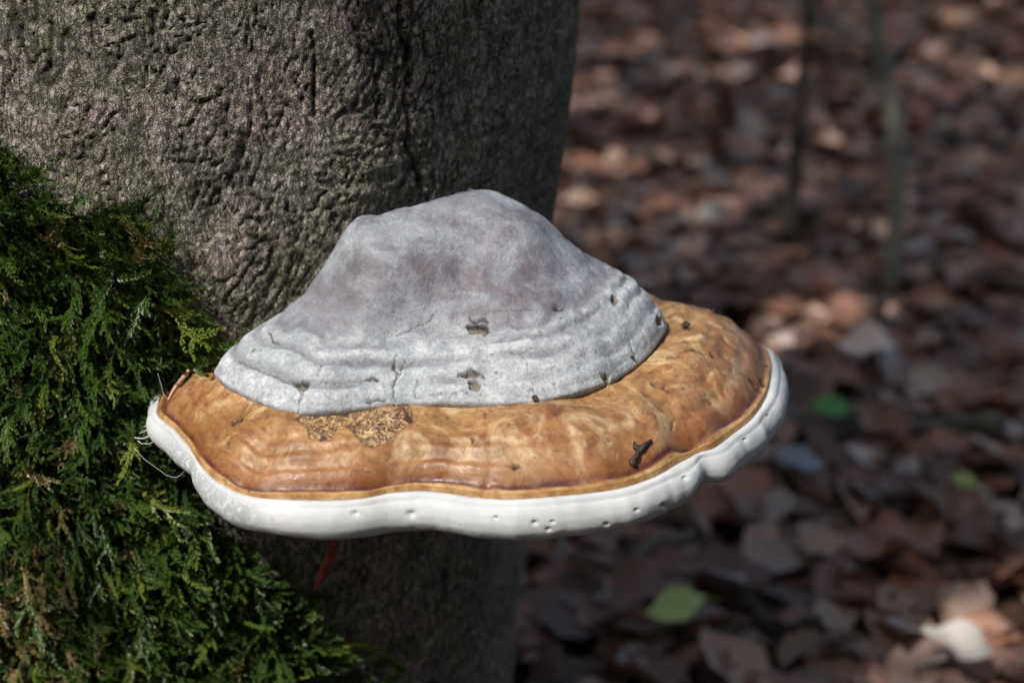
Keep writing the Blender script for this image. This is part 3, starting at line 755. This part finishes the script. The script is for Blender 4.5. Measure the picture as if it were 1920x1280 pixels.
# white margin and pore surface
prof = np.array([(-0.004, -0.0035), (-0.0008, -0.0012), (0.0015, -0.0004), (0.0036, -0.0010), (0.0046, -0.0026), (0.0056, -0.0042), (0.0074, -0.0062), (0.0090, -0.0105), (0.0090, -0.0155), (0.0068, -0.0205), (0.0020, -0.0237), (-0.008, -0.0246), (-0.030, -0.0235), (-0.08, -0.020), (-0.15, -0.017)])
sl = np.concatenate([[0], np.cumsum(np.hypot(*np.diff(prof, axis=0).T))])
sf = np.concatenate([np.linspace(0, sl[10], 74)[:-1], np.linspace(sl[10], sl[-1], 24)])
pdr, pdz = np.interp(sf, sl, prof[:, 0]), np.interp(sf, sl, prof[:, 1])
def sm(a):
    kk = np.exp(-(np.arange(-7, 8) / 3.6) ** 2); kk /= kk.sum()
    return np.convolve(np.pad(a, 7, mode='reflect', reflect_type='odd'), kk, mode='valid')
pdr, pdz = sm(pdr), sm(pdz)
wsc = np.interp(THD, [-125, -75, -58, -46, -38, -20, 0, 20, 38, 42, 48, 60, 75, 90, 130, 215], [0.6, 0.60, 0.66, 0.50, 0.66, 0.84, 0.86, 0.92, 0.86, 0.68, 0.82, 0.92, 0.95, 0.9, 0.8, 0.7])
kk = np.exp(-(np.arange(-20, 21) / 8.0) ** 2); kk /= kk.sum()
wsc = np.convolve(np.pad(wsc, 20, mode='edge'), kk, mode='valid') * (1 + 0.05 * pn(THD * 0.12, 3.0, 0.2))
S3, T3 = np.meshgrid(np.arange(len(sf)), THD, indexing='ij')
low = sstep(4, 30, S3) * (1 - sstep(74, 90, S3))
DR = pdr[:, None] * wsc[None, :] ** 0.6; DZ = pdz[:, None] * wsc[None, :]
DR = np.maximum(DR, -(rB - 0.02)[None, :])
lob = 0.0016 * pn(T3 * 0.10, 2.2, 0.6) + 0.0007 * pn(T3 * 0.35, 6.2, 0.6)
DR = DR + low * (lob - 0.0024 * np.exp(-((T3 - 43.2) / 2.2) ** 2) + 0.0018 * np.exp(-((T3 - 38.5) / 3) ** 2) + 0.0012 * np.exp(-((T3 - 48) / 3) ** 2) - 0.003 * np.exp(-((T3 + 47) / 3.0) ** 2))
R3 = rB[None, :] + DR
PO = np.stack([O2[0] + R3 * dirx[None, :], O2[1] + R3 * diry[None, :], ZB + DZ], -1)
PO[..., 2] += low * 0.0006 * fbm(PO[..., 0] * 60, PO[..., 1] * 60, PO[..., 2] * 60, 3)
u3, v3, _ = to_px(PO)
pit_shade = np.zeros_like(R3); holl = np.zeros_like(R3)
vis3 = (S3 < 76) & (T3 > -75) & (T3 < 92)
for x, y, rr_ in [(665, 963, 5), (770, 964, 6.5), (1003, 980, 4), (1036, 978, 2.6), (1028, 992, 3.0), (1246, 948, 4.5), (1194, 956, 3), (1285, 896, 4), (1398, 824, 3.5), (1137, 982, 3), (930, 970, 2.5), (1440, 778, 1.8), (896, 934, 2.0)]:
    dd_ = np.hypot(u3 - x, (v3 - y) * 1.2)
    holl = np.maximum(holl, np.exp(-(dd_ / (rr_ * 1.25)) ** 2)); pit_shade = np.maximum(pit_shade, np.exp(-(np.hypot(u3 - x - rr_ * 0.1, (v3 - y + rr_ * 0.3) * 1.3) / (rr_ * 0.55)) ** 2))  # dark core set high in each pit, its shade put into the colour
pit_shade *= vis3; holl *= vis3
PO[..., 0] -= dirx[None, :] * 0.0015 * holl; PO[..., 1] -= diry[None, :] * 0.0015 * holl
PO[..., 2] -= 0.0007 * np.exp(-((S3 - 21 - 2 * pn(T3 * 0.07, 1.0, 5.0)) / 3.0) ** 2)
scar = sstep(-62, -50, T3) * (1 - sstep(-31, -27, T3)) * sstep(14, 26, S3)
sn = S3 / (len(sf) - 1.0)
obj('pore_margin', np_mesh('pore_margin', PO, grid_faces(len(sf), len(THD)), M['pore'], {'s': sn, 'pit': pit_shade * 0.65, 'scar': scar}), fungus, label='smooth white rolled margin with small pits')

# ------------------------------------------------------------------ moss on the trunk
def moss_variant(seed):
    r = np.random.default_rng(seed)
    V, Fc, tip = [], [], []
    def shoot(p0, ang, L, n, bend, lw):
        t = np.linspace(0, 1, n)
        a = ang + bend * t + 0.25 * np.sin(t * 5 + seed)
        st = L / n
        xs = p0[0] + np.concatenate([[0], np.cumsum(np.cos(a) * st)])[:n]
        ys = p0[1] + np.concatenate([[0], np.cumsum(np.sin(a) * st)])[:n]
        zs = p0[2] + 0.10 * L * np.sin(t * 2.6)
        for i in range(n):
            for side in (-1, 1, 0):
                if side == 0 and i % 2: continue
                la = a[i] + side * r.uniform(0.45, 0.85) + r.normal() * 0.12
                ll = lw * (1.15 - 0.55 * t[i]) * r.uniform(0.8, 1.2) * (1.5 if i > n - 3 else 1)
                if i > n - 3: la = a[i] + side * 0.25
                b = np.array([xs[i], ys[i], zs[i]])
                dvec = np.array([np.cos(la), np.sin(la), r.uniform(0.05, 0.5) if side else 0.55]); dvec /= np.linalg.norm(dvec)
                nv = np.array([-np.sin(la), np.cos(la), 0.0])
                wv = nv * ll * 0.19
                up = np.array([0, 0, 0.10 * ll])
                k0 = len(V)
                V.extend([b, b + dvec * ll * 0.45 + wv + up, b + dvec * ll - up * 1.2, b + dvec * ll * 0.45 - wv + up])
                Fc.extend([(k0, k0 + 1, k0 + 2), (k0, k0 + 2, k0 + 3)]); tip.extend([t[i]] * 4)
        return xs, ys, zs, a
    n = int(r.integers(18, 24))
    xs, ys, zs, a = shoot((0, 0, 0), 0, 1.0, n, r.normal() * 0.9, 0.125)
    if seed % 3 != 0:
        for j in range(int(r.integers(2, 5))):
            i = int(r.integers(2, n - 5)); s = 1 if j % 2 else -1
            shoot((xs[i], ys[i], zs[i]), a[i] + s * r.uniform(0.5, 0.95), r.uniform(0.3, 0.55), int(r.integers(6, 9)), -s * r.uniform(0.0, 0.5), 0.115)
    return np.array(V, np.float32), np.array(Fc, np.int32), np.array(tip, np.float32)
variants = [moss_variant(s) for s in range(14)]
NM = 26000
mt = rng.uniform(-1.25, 0.75, NM); mz = rng.uniform(0.10, 0.74, NM)
mP, _ = trunk_surface(mt, mz)
mu, mv, _ = to_px(mP)
mjx = 26 * pn(mu * 0.02, mv * 0.02, 9.0) + rng.normal(size=NM) * 9; mjy = 26 * pn(mu * 0.02, mv * 0.02, 4.0) + rng.normal(size=NM) * 9
ok = in_poly(mu + mjx, mv + mjy, MOSS_POLY)
# bare, worn stretch low on the left and thinning towards the shaded right end
bare = np.exp(-(np.hypot((mu - 20) / 95, (mv - 1130) / 130)) ** 2) * 0.72 + 0.75 * sstep(360, 640, mu) * sstep(980, 1100, mv) + 0.5 * np.exp(-(np.hypot((mu - 90) / 60, (mv - 480) / 50)) ** 2)
bare += 0.55 * sstep(0.12, 0.45, pn(mu * 0.022 + 5, mv * 0.022, 3.0))
ok &= rng.random(NM) > bare
left_out = mu < -60
ok &= ~(left_out & (rng.random(NM) < 0.6))
mP, mu, mv, mt = mP[ok], mu[ok], mv[ok], mt[ok]
nm = len(mP)
print('moss fronds', nm)
layer = rng.random(nm)
Nrm = np.stack([np.sin(mt), -np.cos(mt), 0 * mt], 1)
side_v = np.stack([np.cos(mt), np.sin(mt), 0 * mt], 1); upv = np.array([[0, 0, 1.0]])
# lie of the shoots: upward fans along the top edge, combed down and outward further down
topness = 1 - sstep(430, 640, mv + 60 * pn(mu * 0.01, mv * 0.01, 2.0))
ang = np.where(rng.random(nm) < topness, np.radians(rng.normal(72, 34, nm)), np.radians(-62 + 55 * pn(mu * 0.006, mv * 0.006, 5.0) * 1.6 + rng.normal(0, 38, nm)))
right_edge = sstep(230, 330, mu) * (1 - sstep(640, 760, mv)) * (mv > 500)
ang = np.where(rng.random(nm) < right_edge, np.radians(rng.normal(12, 32, nm)), ang)
tang = np.cos(ang)[:, None] * side_v + np.sin(ang)[:, None] * upv
incl = np.radians(np.clip(rng.normal(30, 17, nm), 2, 80)) * (0.5 + 0.7 * layer)
Xf = np.cos(incl)[:, None] * tang + np.sin(incl)[:, None] * Nrm
Zf = -np.sin(incl)[:, None] * tang + np.cos(incl)[:, None] * Nrm
roll = rng.normal(0, 0.45, nm)
Yf = np.cross(Zf, Xf)
Zr = np.cos(roll)[:, None] * Zf + np.sin(roll)[:, None] * Yf
Yr = np.cross(Zr, Xf)
Lf = rng.uniform(0.010, 0.025, nm) * (0.75 + 0.5 * layer) * (1 + 0.25 * topness)
clump = np.clip(0.5 + 1.1 * pn(mu * 0.017, mv * 0.017, 1.0), 0, 1)
cush = 0.003 + 0.011 * clump
base = mP + Nrm * (layer * cush)[:, None]
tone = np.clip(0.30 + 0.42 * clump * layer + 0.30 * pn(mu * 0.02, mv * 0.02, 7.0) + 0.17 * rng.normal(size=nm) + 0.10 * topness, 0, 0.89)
dead = rng.random(nm) < (0.04 + 0.55 * np.exp(-(np.hypot((mu - 30) / 120, (mv - 1110) / 150)) ** 2) + 0.25 * np.exp(-(np.hypot((mu - 100) / 80, (mv - 490) / 60)) ** 2))
tone = np.where(dead, rng.uniform(0.93, 1.0, nm), tone)
vid = rng.integers(0, len(variants), nm)
Vs, Fs, Rn, Tp, off = [], [], [], [], 0
for k, (Vv, Fv, tv) in enumerate(variants):
    s = np.where(vid == k)[0]
    if not len(s): continue
    Bm = np.stack([Xf[s], Yr[s], Zr[s]], 1) * Lf[s][:, None, None]
    W = np.einsum('nj,kjx->knx', Vv, Bm) + base[s][:, None, :]
    Vs.append(W.reshape(-1, 3)); n = len(Vv)
    Fs.append((Fv[None] + (np.arange(len(s)) * n)[:, None, None] + off).reshape(-1, 3)); off += len(s) * n
    Rn.append(np.repeat(tone[s], n)); Tp.append(np.tile(tv, len(s)))
MF = np.vstack(Fs)
print('moss tris', len(MF))
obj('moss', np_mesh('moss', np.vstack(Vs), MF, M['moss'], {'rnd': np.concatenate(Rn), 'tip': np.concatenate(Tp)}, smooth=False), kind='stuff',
    label='thick green feathery moss covering the left side of the beech trunk', cat='moss')

# ------------------------------------------------------------------ leaf litter
def leaf_geo(seed, low=False):
    r = np.random.default_rng(seed)
    nx, ny = 8, 5
    t = np.linspace(0, 1, nx); wd = np.array([0.03, 0.34, 0.62, 0.78, 0.76, 0.58, 0.30, 0.02]) * 0.42
    s = np.linspace(-1, 1, ny)
    T, S = np.meshgrid(t, s, indexing='ij')
    Wd = wd[:, None]
    x = T - 0.5; y = S * Wd + 0.05 * np.sin(T * 3 + r.uniform(0, 3)) * r.normal()
    curl = r.uniform(-0.5, 1.6); fold = r.uniform(0.05, 0.6); tw = r.normal() * 0.7
    z = fold * np.abs(y) + 0.10 * curl * (T - 0.5) ** 2 * 2 + 0.03 * np.sin(T * r.uniform(4, 9) + S * 2) * r.uniform(0.3, 1.5) + 0.022 * np.sin(T * 26) * np.abs(S)
    a = tw * (T - 0.5)
    y, z = y * np.cos(a) - z * np.sin(a), y * np.sin(a) + z * np.cos(a)
    V = np.stack([x, y, z], -1).reshape(-1, 3)
    if low:
        V = np.stack([x, y, z], -1)[[0, 2, 3, 4, 6, 7]][:, [0, 2, 4]].reshape(-1, 3)
        return V.astype(np.float32), grid_faces(6, 3).astype(np.int32)
    Fc = grid_faces(nx, ny)
    # a short stalk
    st, sq = tube(np.array([(-0.5, 0, z[0].mean()), (-0.58, 0.01, z[0].mean() + 0.01), (-0.68, 0.03, z[0].mean() + 0.0)]), 0.010, 4, cap=False)
    return np.vstack([V, st]).astype(np.float32), np.vstack([Fc, sq + len(V)]).astype(np.int32)
leafs = [leaf_geo(60 + i) for i in range(9)]
low_leafs = [leaf_geo(60 + i, True) for i in range(9)]
classes = ['russet', 'umber', 'tan', 'ash', 'copper']
cw = [0.34, 0.20, 0.22, 0.12, 0.12]
NLIT = 15000
lx = rng.uniform(-1.6, 3.6, NLIT); ly = rng.uniform(0.2, 7.6, NLIT)
nd = 10500                                                              # thick litter in the hollow behind the beech
ly[:nd] = 1.05 + 4.2 * rng.random(nd) ** 0.75; lx[:nd] = -0.35 + (0.36 * ly[:nd] + 0.6) * rng.random(nd)
lay = rng.random(NLIT)
lz = ground_z(lx, ly) + 0.004 + 0.034 * lay
lsize = np.clip(rng.normal(0.068, 0.013, NLIT), 0.035, 0.10)
u4, v4, d4 = to_px(np.stack([lx, ly, lz], 1))
not_trunk = np.hypot(lx - float(np.interp(0.12, _zt, _xt)), ly - TY) > 0.33
inframe = (u4 > 975) & (u4 < 1935) & (v4 > -10) & (v4 < 1300)
front_ok = inframe & (lay > 0.55) & ~((u4 < 1470) & (v4 < 1000) & (v4 > 590)) & ~((u4 < 1240) & (v4 > 380) & (v4 < 1000))
score = np.where(front_ok & not_trunk, lsize / d4, -1)
order = np.argsort(-score)
solo = order[:290]; is_solo = np.zeros(NLIT, bool); is_solo[solo] = True
Nl = rng.normal(size=(NLIT, 3)) * np.array([0.34, 0.34, 0.1]) + np.array([0, 0, 1.0])
LXa, LYa, LZa = frames(Nl, rng.uniform(0, 6.28, NLIT))
flip = rng.random(NLIT) < 0.4
LZa[flip] *= -1; LYa[flip] *= -1
lcls = rng.choice(5, NLIT, p=cw); lvar = rng.integers(0, len(leafs), NLIT)
Vs, Fs, Mi, Rn, off = [], [], [], [], 0
rest = ~is_solo & not_trunk
for k, (Vv, Fv) in enumerate(low_leafs):
    s = np.where((lvar == k) & rest)[0]
    Bm = np.stack([LXa[s], LYa[s], LZa[s]], 1) * lsize[s][:, None, None]
    W = np.einsum('nj,kjx->knx', Vv, Bm) + np.stack([lx[s], ly[s], lz[s]], 1)[:, None, :]
    n = len(Vv); Vs.append(W.reshape(-1, 3))
    Fs.append((Fv[None] + (np.arange(len(s)) * n)[:, None, None] + off).reshape(-1, 4)); off += len(s) * n
    Mi.append(np.repeat(lcls[s], len(Fv))); Rn.append(np.repeat(rng.random(len(s)), n))
obj('leaf_litter', np_mesh('leaf_litter', np.vstack(Vs), np.vstack(Fs), [LEAF[c_] for c_ in classes], {'rnd': np.concatenate(Rn)}, mat_idx=np.concatenate(Mi)), kind='stuff',
    label='carpet of fallen brown beech leaves spread across the forest floor', cat='leaf litter')
cname = {'russet': 'reddish brown', 'umber': 'very dark brown', 'tan': 'light tan', 'ash': 'pale greyish', 'copper': 'copper orange'}
vname = ['gently cupped', 'crumpled', 'twisted', 'folded', 'nearly flat', 'wavy edged', 'rolled up', 'half open', 'arched']
LMK = [((1268, 1136), 'near the large lime green leaf'), ((1556, 762), 'near the bright green leaf'), ((1805, 900), 'near the small yellow green leaf'), ((1795, 1205), 'near the bleached whitish oval leaf'),
       ((1500, 862), 'near the leaf tinted as if reflecting sky'), ((1668, 562), 'at the foot of the pale sapling'), ((1478, 470), 'at the foot of the dark sapling'), ((1720, 800), 'beside the thick greenish fallen branch'),
       ((1300, 350), 'beside the dark slanting fallen branch'), ((1465, 1150), 'beside the short black stick'), ((1800, 270), 'beside the stick beyond the pale sapling'), ((1010, 1230), 'against the foot of the beech trunk'), ((1545, 640), 'in the sunlit fleck of litter')]
LMP = np.array([at_z(*p_, 0.03)[:2] for p_, _ in LMK])
def leaf_label(i, c_):
    j = int(np.argmin(np.hypot(LMP[:, 0] - lx[i], LMP[:, 1] - ly[i])))
    sz = 'small' if lsize[i] < 0.066 else ('large' if lsize[i] > 0.080 else 'mid sized')
    return f'{sz} {vname[int(lvar[i])]} {cname[c_]} beech leaf {LMK[j][1]}'
grp = {'russet': 'reddish brown leaves on the forest floor', 'umber': 'dark brown leaves on the forest floor', 'tan': 'light tan leaves on the forest floor', 'ash': 'pale greyish leaves on the forest floor', 'copper': 'copper orange leaves on the forest floor'}
from mathutils import Matrix
lmesh = {}
def leaf_obj(name, mat_key, mat, var, X, Y, Z, size, loc, label, cat='leaf', group=None):
    if (mat_key, var) not in lmesh:
        Vv, Fv = leafs[var]
        lmesh[(mat_key, var)] = np_mesh('fallen_leaf', Vv, Fv, mat, {'rnd': np.zeros(len(Vv))})
    o = obj(name, lmesh[(mat_key, var)], label=label, cat=cat, group=group)
    mtx = Matrix(np.stack([X, Y, Z], 1).tolist()).to_4x4()
    o.rotation_euler = mtx.to_euler(); o.location = loc; o.scale = (size, size, size)
    return o
for i in solo:
    c_ = classes[lcls[i]]
    leaf_obj('fallen_leaf', c_, LEAF[c_], int(lvar[i]), LXa[i], LYa[i], LZa[i], float(lsize[i]), (lx[i], ly[i], lz[i]), leaf_label(i, c_), 'leaf', grp[c_])
def special(u, v, mkey, size, var, az, label, tilt=(0, -0.35), z=0.062):
    p = at_z(u, v, z)
    Nn = np.array([[tilt[0], tilt[1], 1.0]])
    X, Y, Z = frames(Nn, np.array([az]))
    leaf_obj('fallen_leaf', mkey, M.get(mkey) or LEAF[mkey], var, X[0], Y[0], Z[0], size, p, label)
special(1268, 1136, 'lime', 0.060, 2, 1.75, 'large lime green leaf lying on the brown litter near the trunk foot')
special(1556, 762, 'green', 0.050, 4, 1.5, 'bright green leaf on the litter beside the mossy fallen branch')
special(1805, 900, 'lime', 0.034, 5, 1.2, 'small yellow green leaf lying alone among brown leaves')
special(1795, 1205, 'white_leaf', 0.062, 1, 1.2, 'bleached whitish oval leaf lying on the brown litter')
special(1500, 862, 'sky_leaf', 0.050, 3, 1.6, 'leaf tinted blue grey as a sky reflection, lying in front of the fallen branch')
special(1190, 1092, 'copper', 0.075, 6, 0.6, 'broad copper brown leaf lying beside the large lime green leaf', (0.15, -0.5))
special(1425, 78, 'sun_leaf', 0.070, 8, 0.9, 'leaf coloured very pale as a bright sun spot far behind the fungus', (-0.5, -0.4))
special(1625, 648, 'sun_leaf', 0.075, 0, 0.2, 'leaf coloured very pale as sunlit at the end of the fleck beside the fungus', (-0.3, -0.4))
special(1335, 400, 'white_leaf', 0.060, 7, 0.4, 'bleached whitish leaf standing upright behind the fungus dome', (0.1, -0.9))

# ------------------------------------------------------------------ saplings, fallen wood
def sapling(name, pts, r0, r1, mat, label, nb, seed):
    o = obj(name, None, label=label, cat='sapling')
    base_ = np.array(pts[0]); o.location = base_
    pp = np.array(pts, float) - base_
    t = np.linspace(0, 1, 26); tk = np.linspace(0, 1, len(pp))
    Q = np.stack([np.interp(t, tk, pp[:, k]) for k in range(3)], 1)
    kk = np.exp(-(np.arange(-4, 5) / 2.2) ** 2); kk /= kk.sum()
    Q = np.stack([np.convolve(np.pad(Q[:, k], 4, mode='reflect', reflect_type='odd'), kk, mode='valid') for k in range(3)], 1)
    obj('trunk', tube_mesh('trunk', [tube(Q, np.linspace(r0, r1, len(Q)), 10, seed, 0.05)], mat), o)
    r = np.random.default_rng(seed)
    Lc = []
    for j in range(nb):
        q = Q[int(r.integers(10, 25))]; e = q + np.array([r.normal() * 0.16, r.normal() * 0.16, r.uniform(0.06, 0.22)])
        sub = wobble(q, e, 7, 0.04, seed * 10 + j)
        obj('branch', tube_mesh('branch', [tube(sub, np.linspace(r1 * 0.8, 0.0012, 7), 5)], mat), o)
        Lc.append(sub[2:])
    Lc = np.vstack(Lc); n = 130
    c_ = Lc[r.integers(0, len(Lc), n)] + r.normal(size=(n, 3)) * 0.035
    c_ = c_[c_[:, 2] > 0.95 - 0.0]; n = len(c_)
    X, Y, N, L = kite(n, r, 0, 0)
    V = np.stack([c_ + 0.75 * L * (a * X + b * Y + cc * N) for a, b, cc in shape], 1).reshape(-1, 3); i4 = np.arange(n) * 4
    obj('crown', np_mesh('crown', V, np.vstack([np.stack([i4, i4 + 1, i4 + 2], 1), np.stack([i4, i4 + 2, i4 + 3], 1)]), M['canopy'], {'rnd': np.repeat(r.random(n), 4)}, smooth=False), o)
b1 = at_z(1668, 562, 0.0)
sapling('sapling', [b1, at_y(1678, 430, 2.30), at_y(1690, 300, 2.33), at_y(1662, 150, 2.36), at_y(1632, 30, 2.38), at_y(1620, -200, 2.4), at_y(1650, -700, 2.45), at_y(1640, -1300, 2.5)], 0.013, 0.005, M['sapling'],
        'thin pale grey green sapling stem rising from the leaf litter', 9, 5)
b2 = at_z(1478, 470, 0.0)
sapling('sapling', [b2, at_y(1492, 330, 2.5), at_y(1496, 200, 2.52), at_y(1515, 60, 2.55), at_y(1530, -100, 2.57), at_y(1560, -600, 2.6), at_y(1600, -1200, 2.65)], 0.011, 0.004, M['darkwood'],
        'thin dark brown sapling stem rising from the leaf litter', 8, 6)
def fallen(name, p0, p1, r0, r1, mat, label, cat, seed, nsub=3, amp=0.03):
    Pm = wobble(p0, p1, 16, amp, seed)
    o = obj(name, None, label=label, cat=cat); o.location = Pm[0]
    obj('stem', tube_mesh('stem', [tube(Pm - Pm[0], np.linspace(r0, r1, 16), 10, seed, 0.06)], mat), o)
    r = np.random.default_rng(seed + 5)
    for j in range(nsub):
        q = Pm[int(r.integers(3, 14))] - Pm[0]
        e = q + np.array([r.normal() * 0.09, r.normal() * 0.09, r.uniform(0.0, 0.05)])
        obj('twig', tube_mesh('twig', [tube(wobble(q, e, 6, 0.015, seed * 7 + j), np.linspace(r1 * 0.55, 0.001, 6), 5)], mat), o)
g = lambda u, v, z=0.03: at_z(u, v, z)
fallen('fallen_branch', g(1380, 792, 0.035), g(1880, 806, 0.035), 0.020, 0.014, M['oldwood'], 'thick dark greenish fallen branch lying across the leaf litter', 'branch', 31)
fallen('fallen_branch', g(1180, 285, 0.03), g(1500, 428, 0.03), 0.014, 0.010, M['darkwood'], 'dark fallen branch slanting across the litter behind the fungus', 'branch', 33)
fallen('fallen_branch', g(1400, 1120, 0.035), g(1530, 1185, 0.03), 0.010, 0.006, M['darkwood'], 'short black stick lying beside the large lime green leaf', 'branch', 35, 1)
fallen('fallen_branch', g(1640, 290, 0.03), g(1960, 250, 0.03), 0.016, 0.010, M['darkwood'], 'dark fallen stick lying beyond the pale sapling', 'branch', 37, 2)
fallen('fallen_branch', g(1180, 1065, 0.04), g(1310, 960, 0.035), 0.004, 0.003, M['sapling'], 'thin pale grey twig lying on the litter below the fungus', 'branch', 39, 1)

# ------------------------------------------------------------------ small things on and round the fungus
def cap_point(u, v, arr, U_, V_, mask):
    d = np.where(mask, np.hypot(U_ - u, V_ - v), 1e9); i = np.unravel_index(np.argmin(d), d.shape)
    return arr[i]
U2, V2, _ = to_px(AM); U1, V1, _ = to_px(CAP)
amb = lambda u, v: cap_point(u, v, AM, U2, V2, vis2)
crs = lambda u, v: cap_point(u, v, CAP, U1, V1, vis)
def mat_simple(name, c1, c2, rough=0.7, sc_=200):
    k = NT(name); f_ = k.noise(k.coord(), sc_, 4, 0.6)
    k.P(Base_Color=k.mix(k.ramp(f_, [(0.35, 0.0), (0.65, 1.0)]), c1, c2), Roughness=rough, Normal=k.bump(f_, 0.6, 0.001))
    return k.m
M['crumb'] = mat_simple('bark_crumb', (0.008, 0.005, 0.004), (0.055, 0.030, 0.020))
M['tan_scale'] = mat_simple('dry_scale', (0.36, 0.20, 0.13), (0.62, 0.42, 0.30), 0.5, 90)
M['red_leaf'] = mat_simple('red_leaf', (0.16, 0.025, 0.018), (0.34, 0.075, 0.05), 0.45, 60)
M['silk'] = mat_simple('spider_silk', (0.75, 0.78, 0.80), (0.85, 0.87, 0.88), 0.3)
def on_surface(fn, pxs, lift):
    P_ = np.array([fn(u, v) for u, v in pxs]); P_[:, 2] += lift * 0.8; P_[:, 1] -= lift * 0.6
    return P_
# Y shaped bark fragment
bf = obj('bark_fragment', None, label='dark forked bark fragment stuck on the amber band of the fungus', cat='bark')
c0 = amb(1198, 855); bf.location = c0
for nm_, pxs, rads in [('stem', [(1186, 868), (1190, 860), (1196, 850), (1199, 842), (1198, 836)], [0.0016, 0.0016, 0.0012, 0.0012, 0.0008]), ('fork', [(1196, 850), (1202, 842), (1210, 834), (1220, 827)], [0.0010, 0.0014, 0.0013, 0.0009]),
                       ('fork', [(1198, 848), (1193, 840), (1189, 831)], [0.0009, 0.0009, 0.0005]), ('flake', [(1180, 862), (1186, 868), (1191, 876)], [0.0008, 0.0021, 0.0012])]:
    Q = on_surface(amb, pxs, 0.0010) - c0
    obj(nm_, tube_mesh(nm_, [tube(Q, rads, 7, len(pxs), 0.25)], M['crumb']), bf)
# slim dry sheath leaning on the left end
tp = [(316, 752), (330, 728), (348, 702), (358, 688), (366, 676)]
Q = on_surface(amb, tp[:2], 0.0016)
p_end = at_y(366, 676, Q[1, 1] + 0.018); p_mid = at_y(347, 704, Q[1, 1] + 0.008)
Q = np.vstack([Q, p_mid, 0.5 * (p_mid + p_end), p_end])
sh = tube_mesh('dry_sheath', [tube(Q, [0.0003, 0.0010, 0.0014, 0.0010, 0.0004], 6)], M['tan_scale'])
obj('dry_sheath', sh, label='slim tan dry bud scale leaning on the mossy end of the fungus', cat='bud scale')
# red leaf hanging under the fungus
pts = [at_y(632, 985, 0.755), at_y(628, 1015, 0.757), at_y(618, 1048, 0.759), at_y(606, 1080, 0.762), at_y(588, 1112, 0.766)]
wds = [0.0008, 0.0022, 0.0042, 0.0036, 0.0004]
V, Fc = [], []
for i, (p_, wd) in enumerate(zip(pts, wds)):
    for k_, s_ in enumerate((-1, -0.5, 0, 0.5, 1)):
        V.append(np.array(p_) + np.array([s_ * wd * 0.9, 0.0025 * abs(s_) + 0.001 * math.sin(i * 1.7 + s_), s_ * wd * 0.35]))
obj('hanging_leaf', np_mesh('hanging_leaf', np.array(V), grid_faces(5, 5), M['red_leaf']), label='narrow dark red leaf hanging below the white fungus rim', cat='leaf')
# dark crumbs resting on the crust edge
for n_, (u, v, fn, s_, lb) in enumerate([(1003, 747, crs, 0.0016, 'black bark crumb at the front edge of the grey crust'), (1345, 578, amb, 0.0013, 'black crumb on the crest of the amber band'), (1186, 672, crs, 0.0011, 'tiny dark crumb at the right edge of the grey crust'),
                                         (1285, 611, amb, 0.0020, 'round dark seed resting on the amber band behind the dome')]):
    r = np.random.default_rng(500 + n_); c_ = fn(u, v)
    a = np.linspace(0, 2 * np.pi, 7, endpoint=False); rows = []
    for zz_, rr_ in [(-0.8, 0.3), (-0.4, 0.9), (0.2, 1.0), (0.7, 0.6), (0.95, 0.15)]:
        rows.append(np.stack([np.cos(a) * rr_ * r.uniform(0.7, 1.4, 7), np.sin(a) * rr_ * r.uniform(0.7, 1.3, 7), np.full(7, zz_) + r.normal(size=7) * 0.12], 1))
    Vc = np.vstack(rows) * s_
    obj('crumb', np_mesh('crumb', Vc, grid_faces(5, 7, True), M['crumb'], smooth=False), label=lb, cat='crumb', loc=c_ + np.array([0, -0.0003, s_ * 0.5]))
# spider silk between moss and rim
sk = obj('spider_silk', None, label='fine white spider silk strands between the moss and the fungus rim', cat='spider silk')
anch = at_y(592 / 2, 815, 0.775)
for n_, (a_, b_, y0, y1, sag, rad) in enumerate([((250, 838), (310, 890), 0.772, 0.765, 0.001, 0.00012), ((310, 890), (354, 868), 0.765, 0.757, 0.004, 0.00012), ((252, 820), (293, 814), 0.775, 0.772, 0.001, 0.00035), ((262, 812), (292, 795), 0.776, 0.774, 0.0, 0.0002),
                                                ((270, 800), (292, 788), 0.776, 0.775, 0.0, 0.00025), ((296, 700), (312, 746), 0.785, 0.780, 0.002, 0.0001), ((258, 826), (292, 822), 0.775, 0.771, 0.002, 0.0002), ((290, 808), (276, 822), 0.773, 0.773, 0.0, 0.00045)]):
    Q = wobble(at_y(*a_, y0), at_y(*b_, y1), 12, 0.001, 800 + n_, sag)
    obj('strand', tube_mesh('strand', [tube(Q, rad * 0.6, 5)], M['silk']), sk)
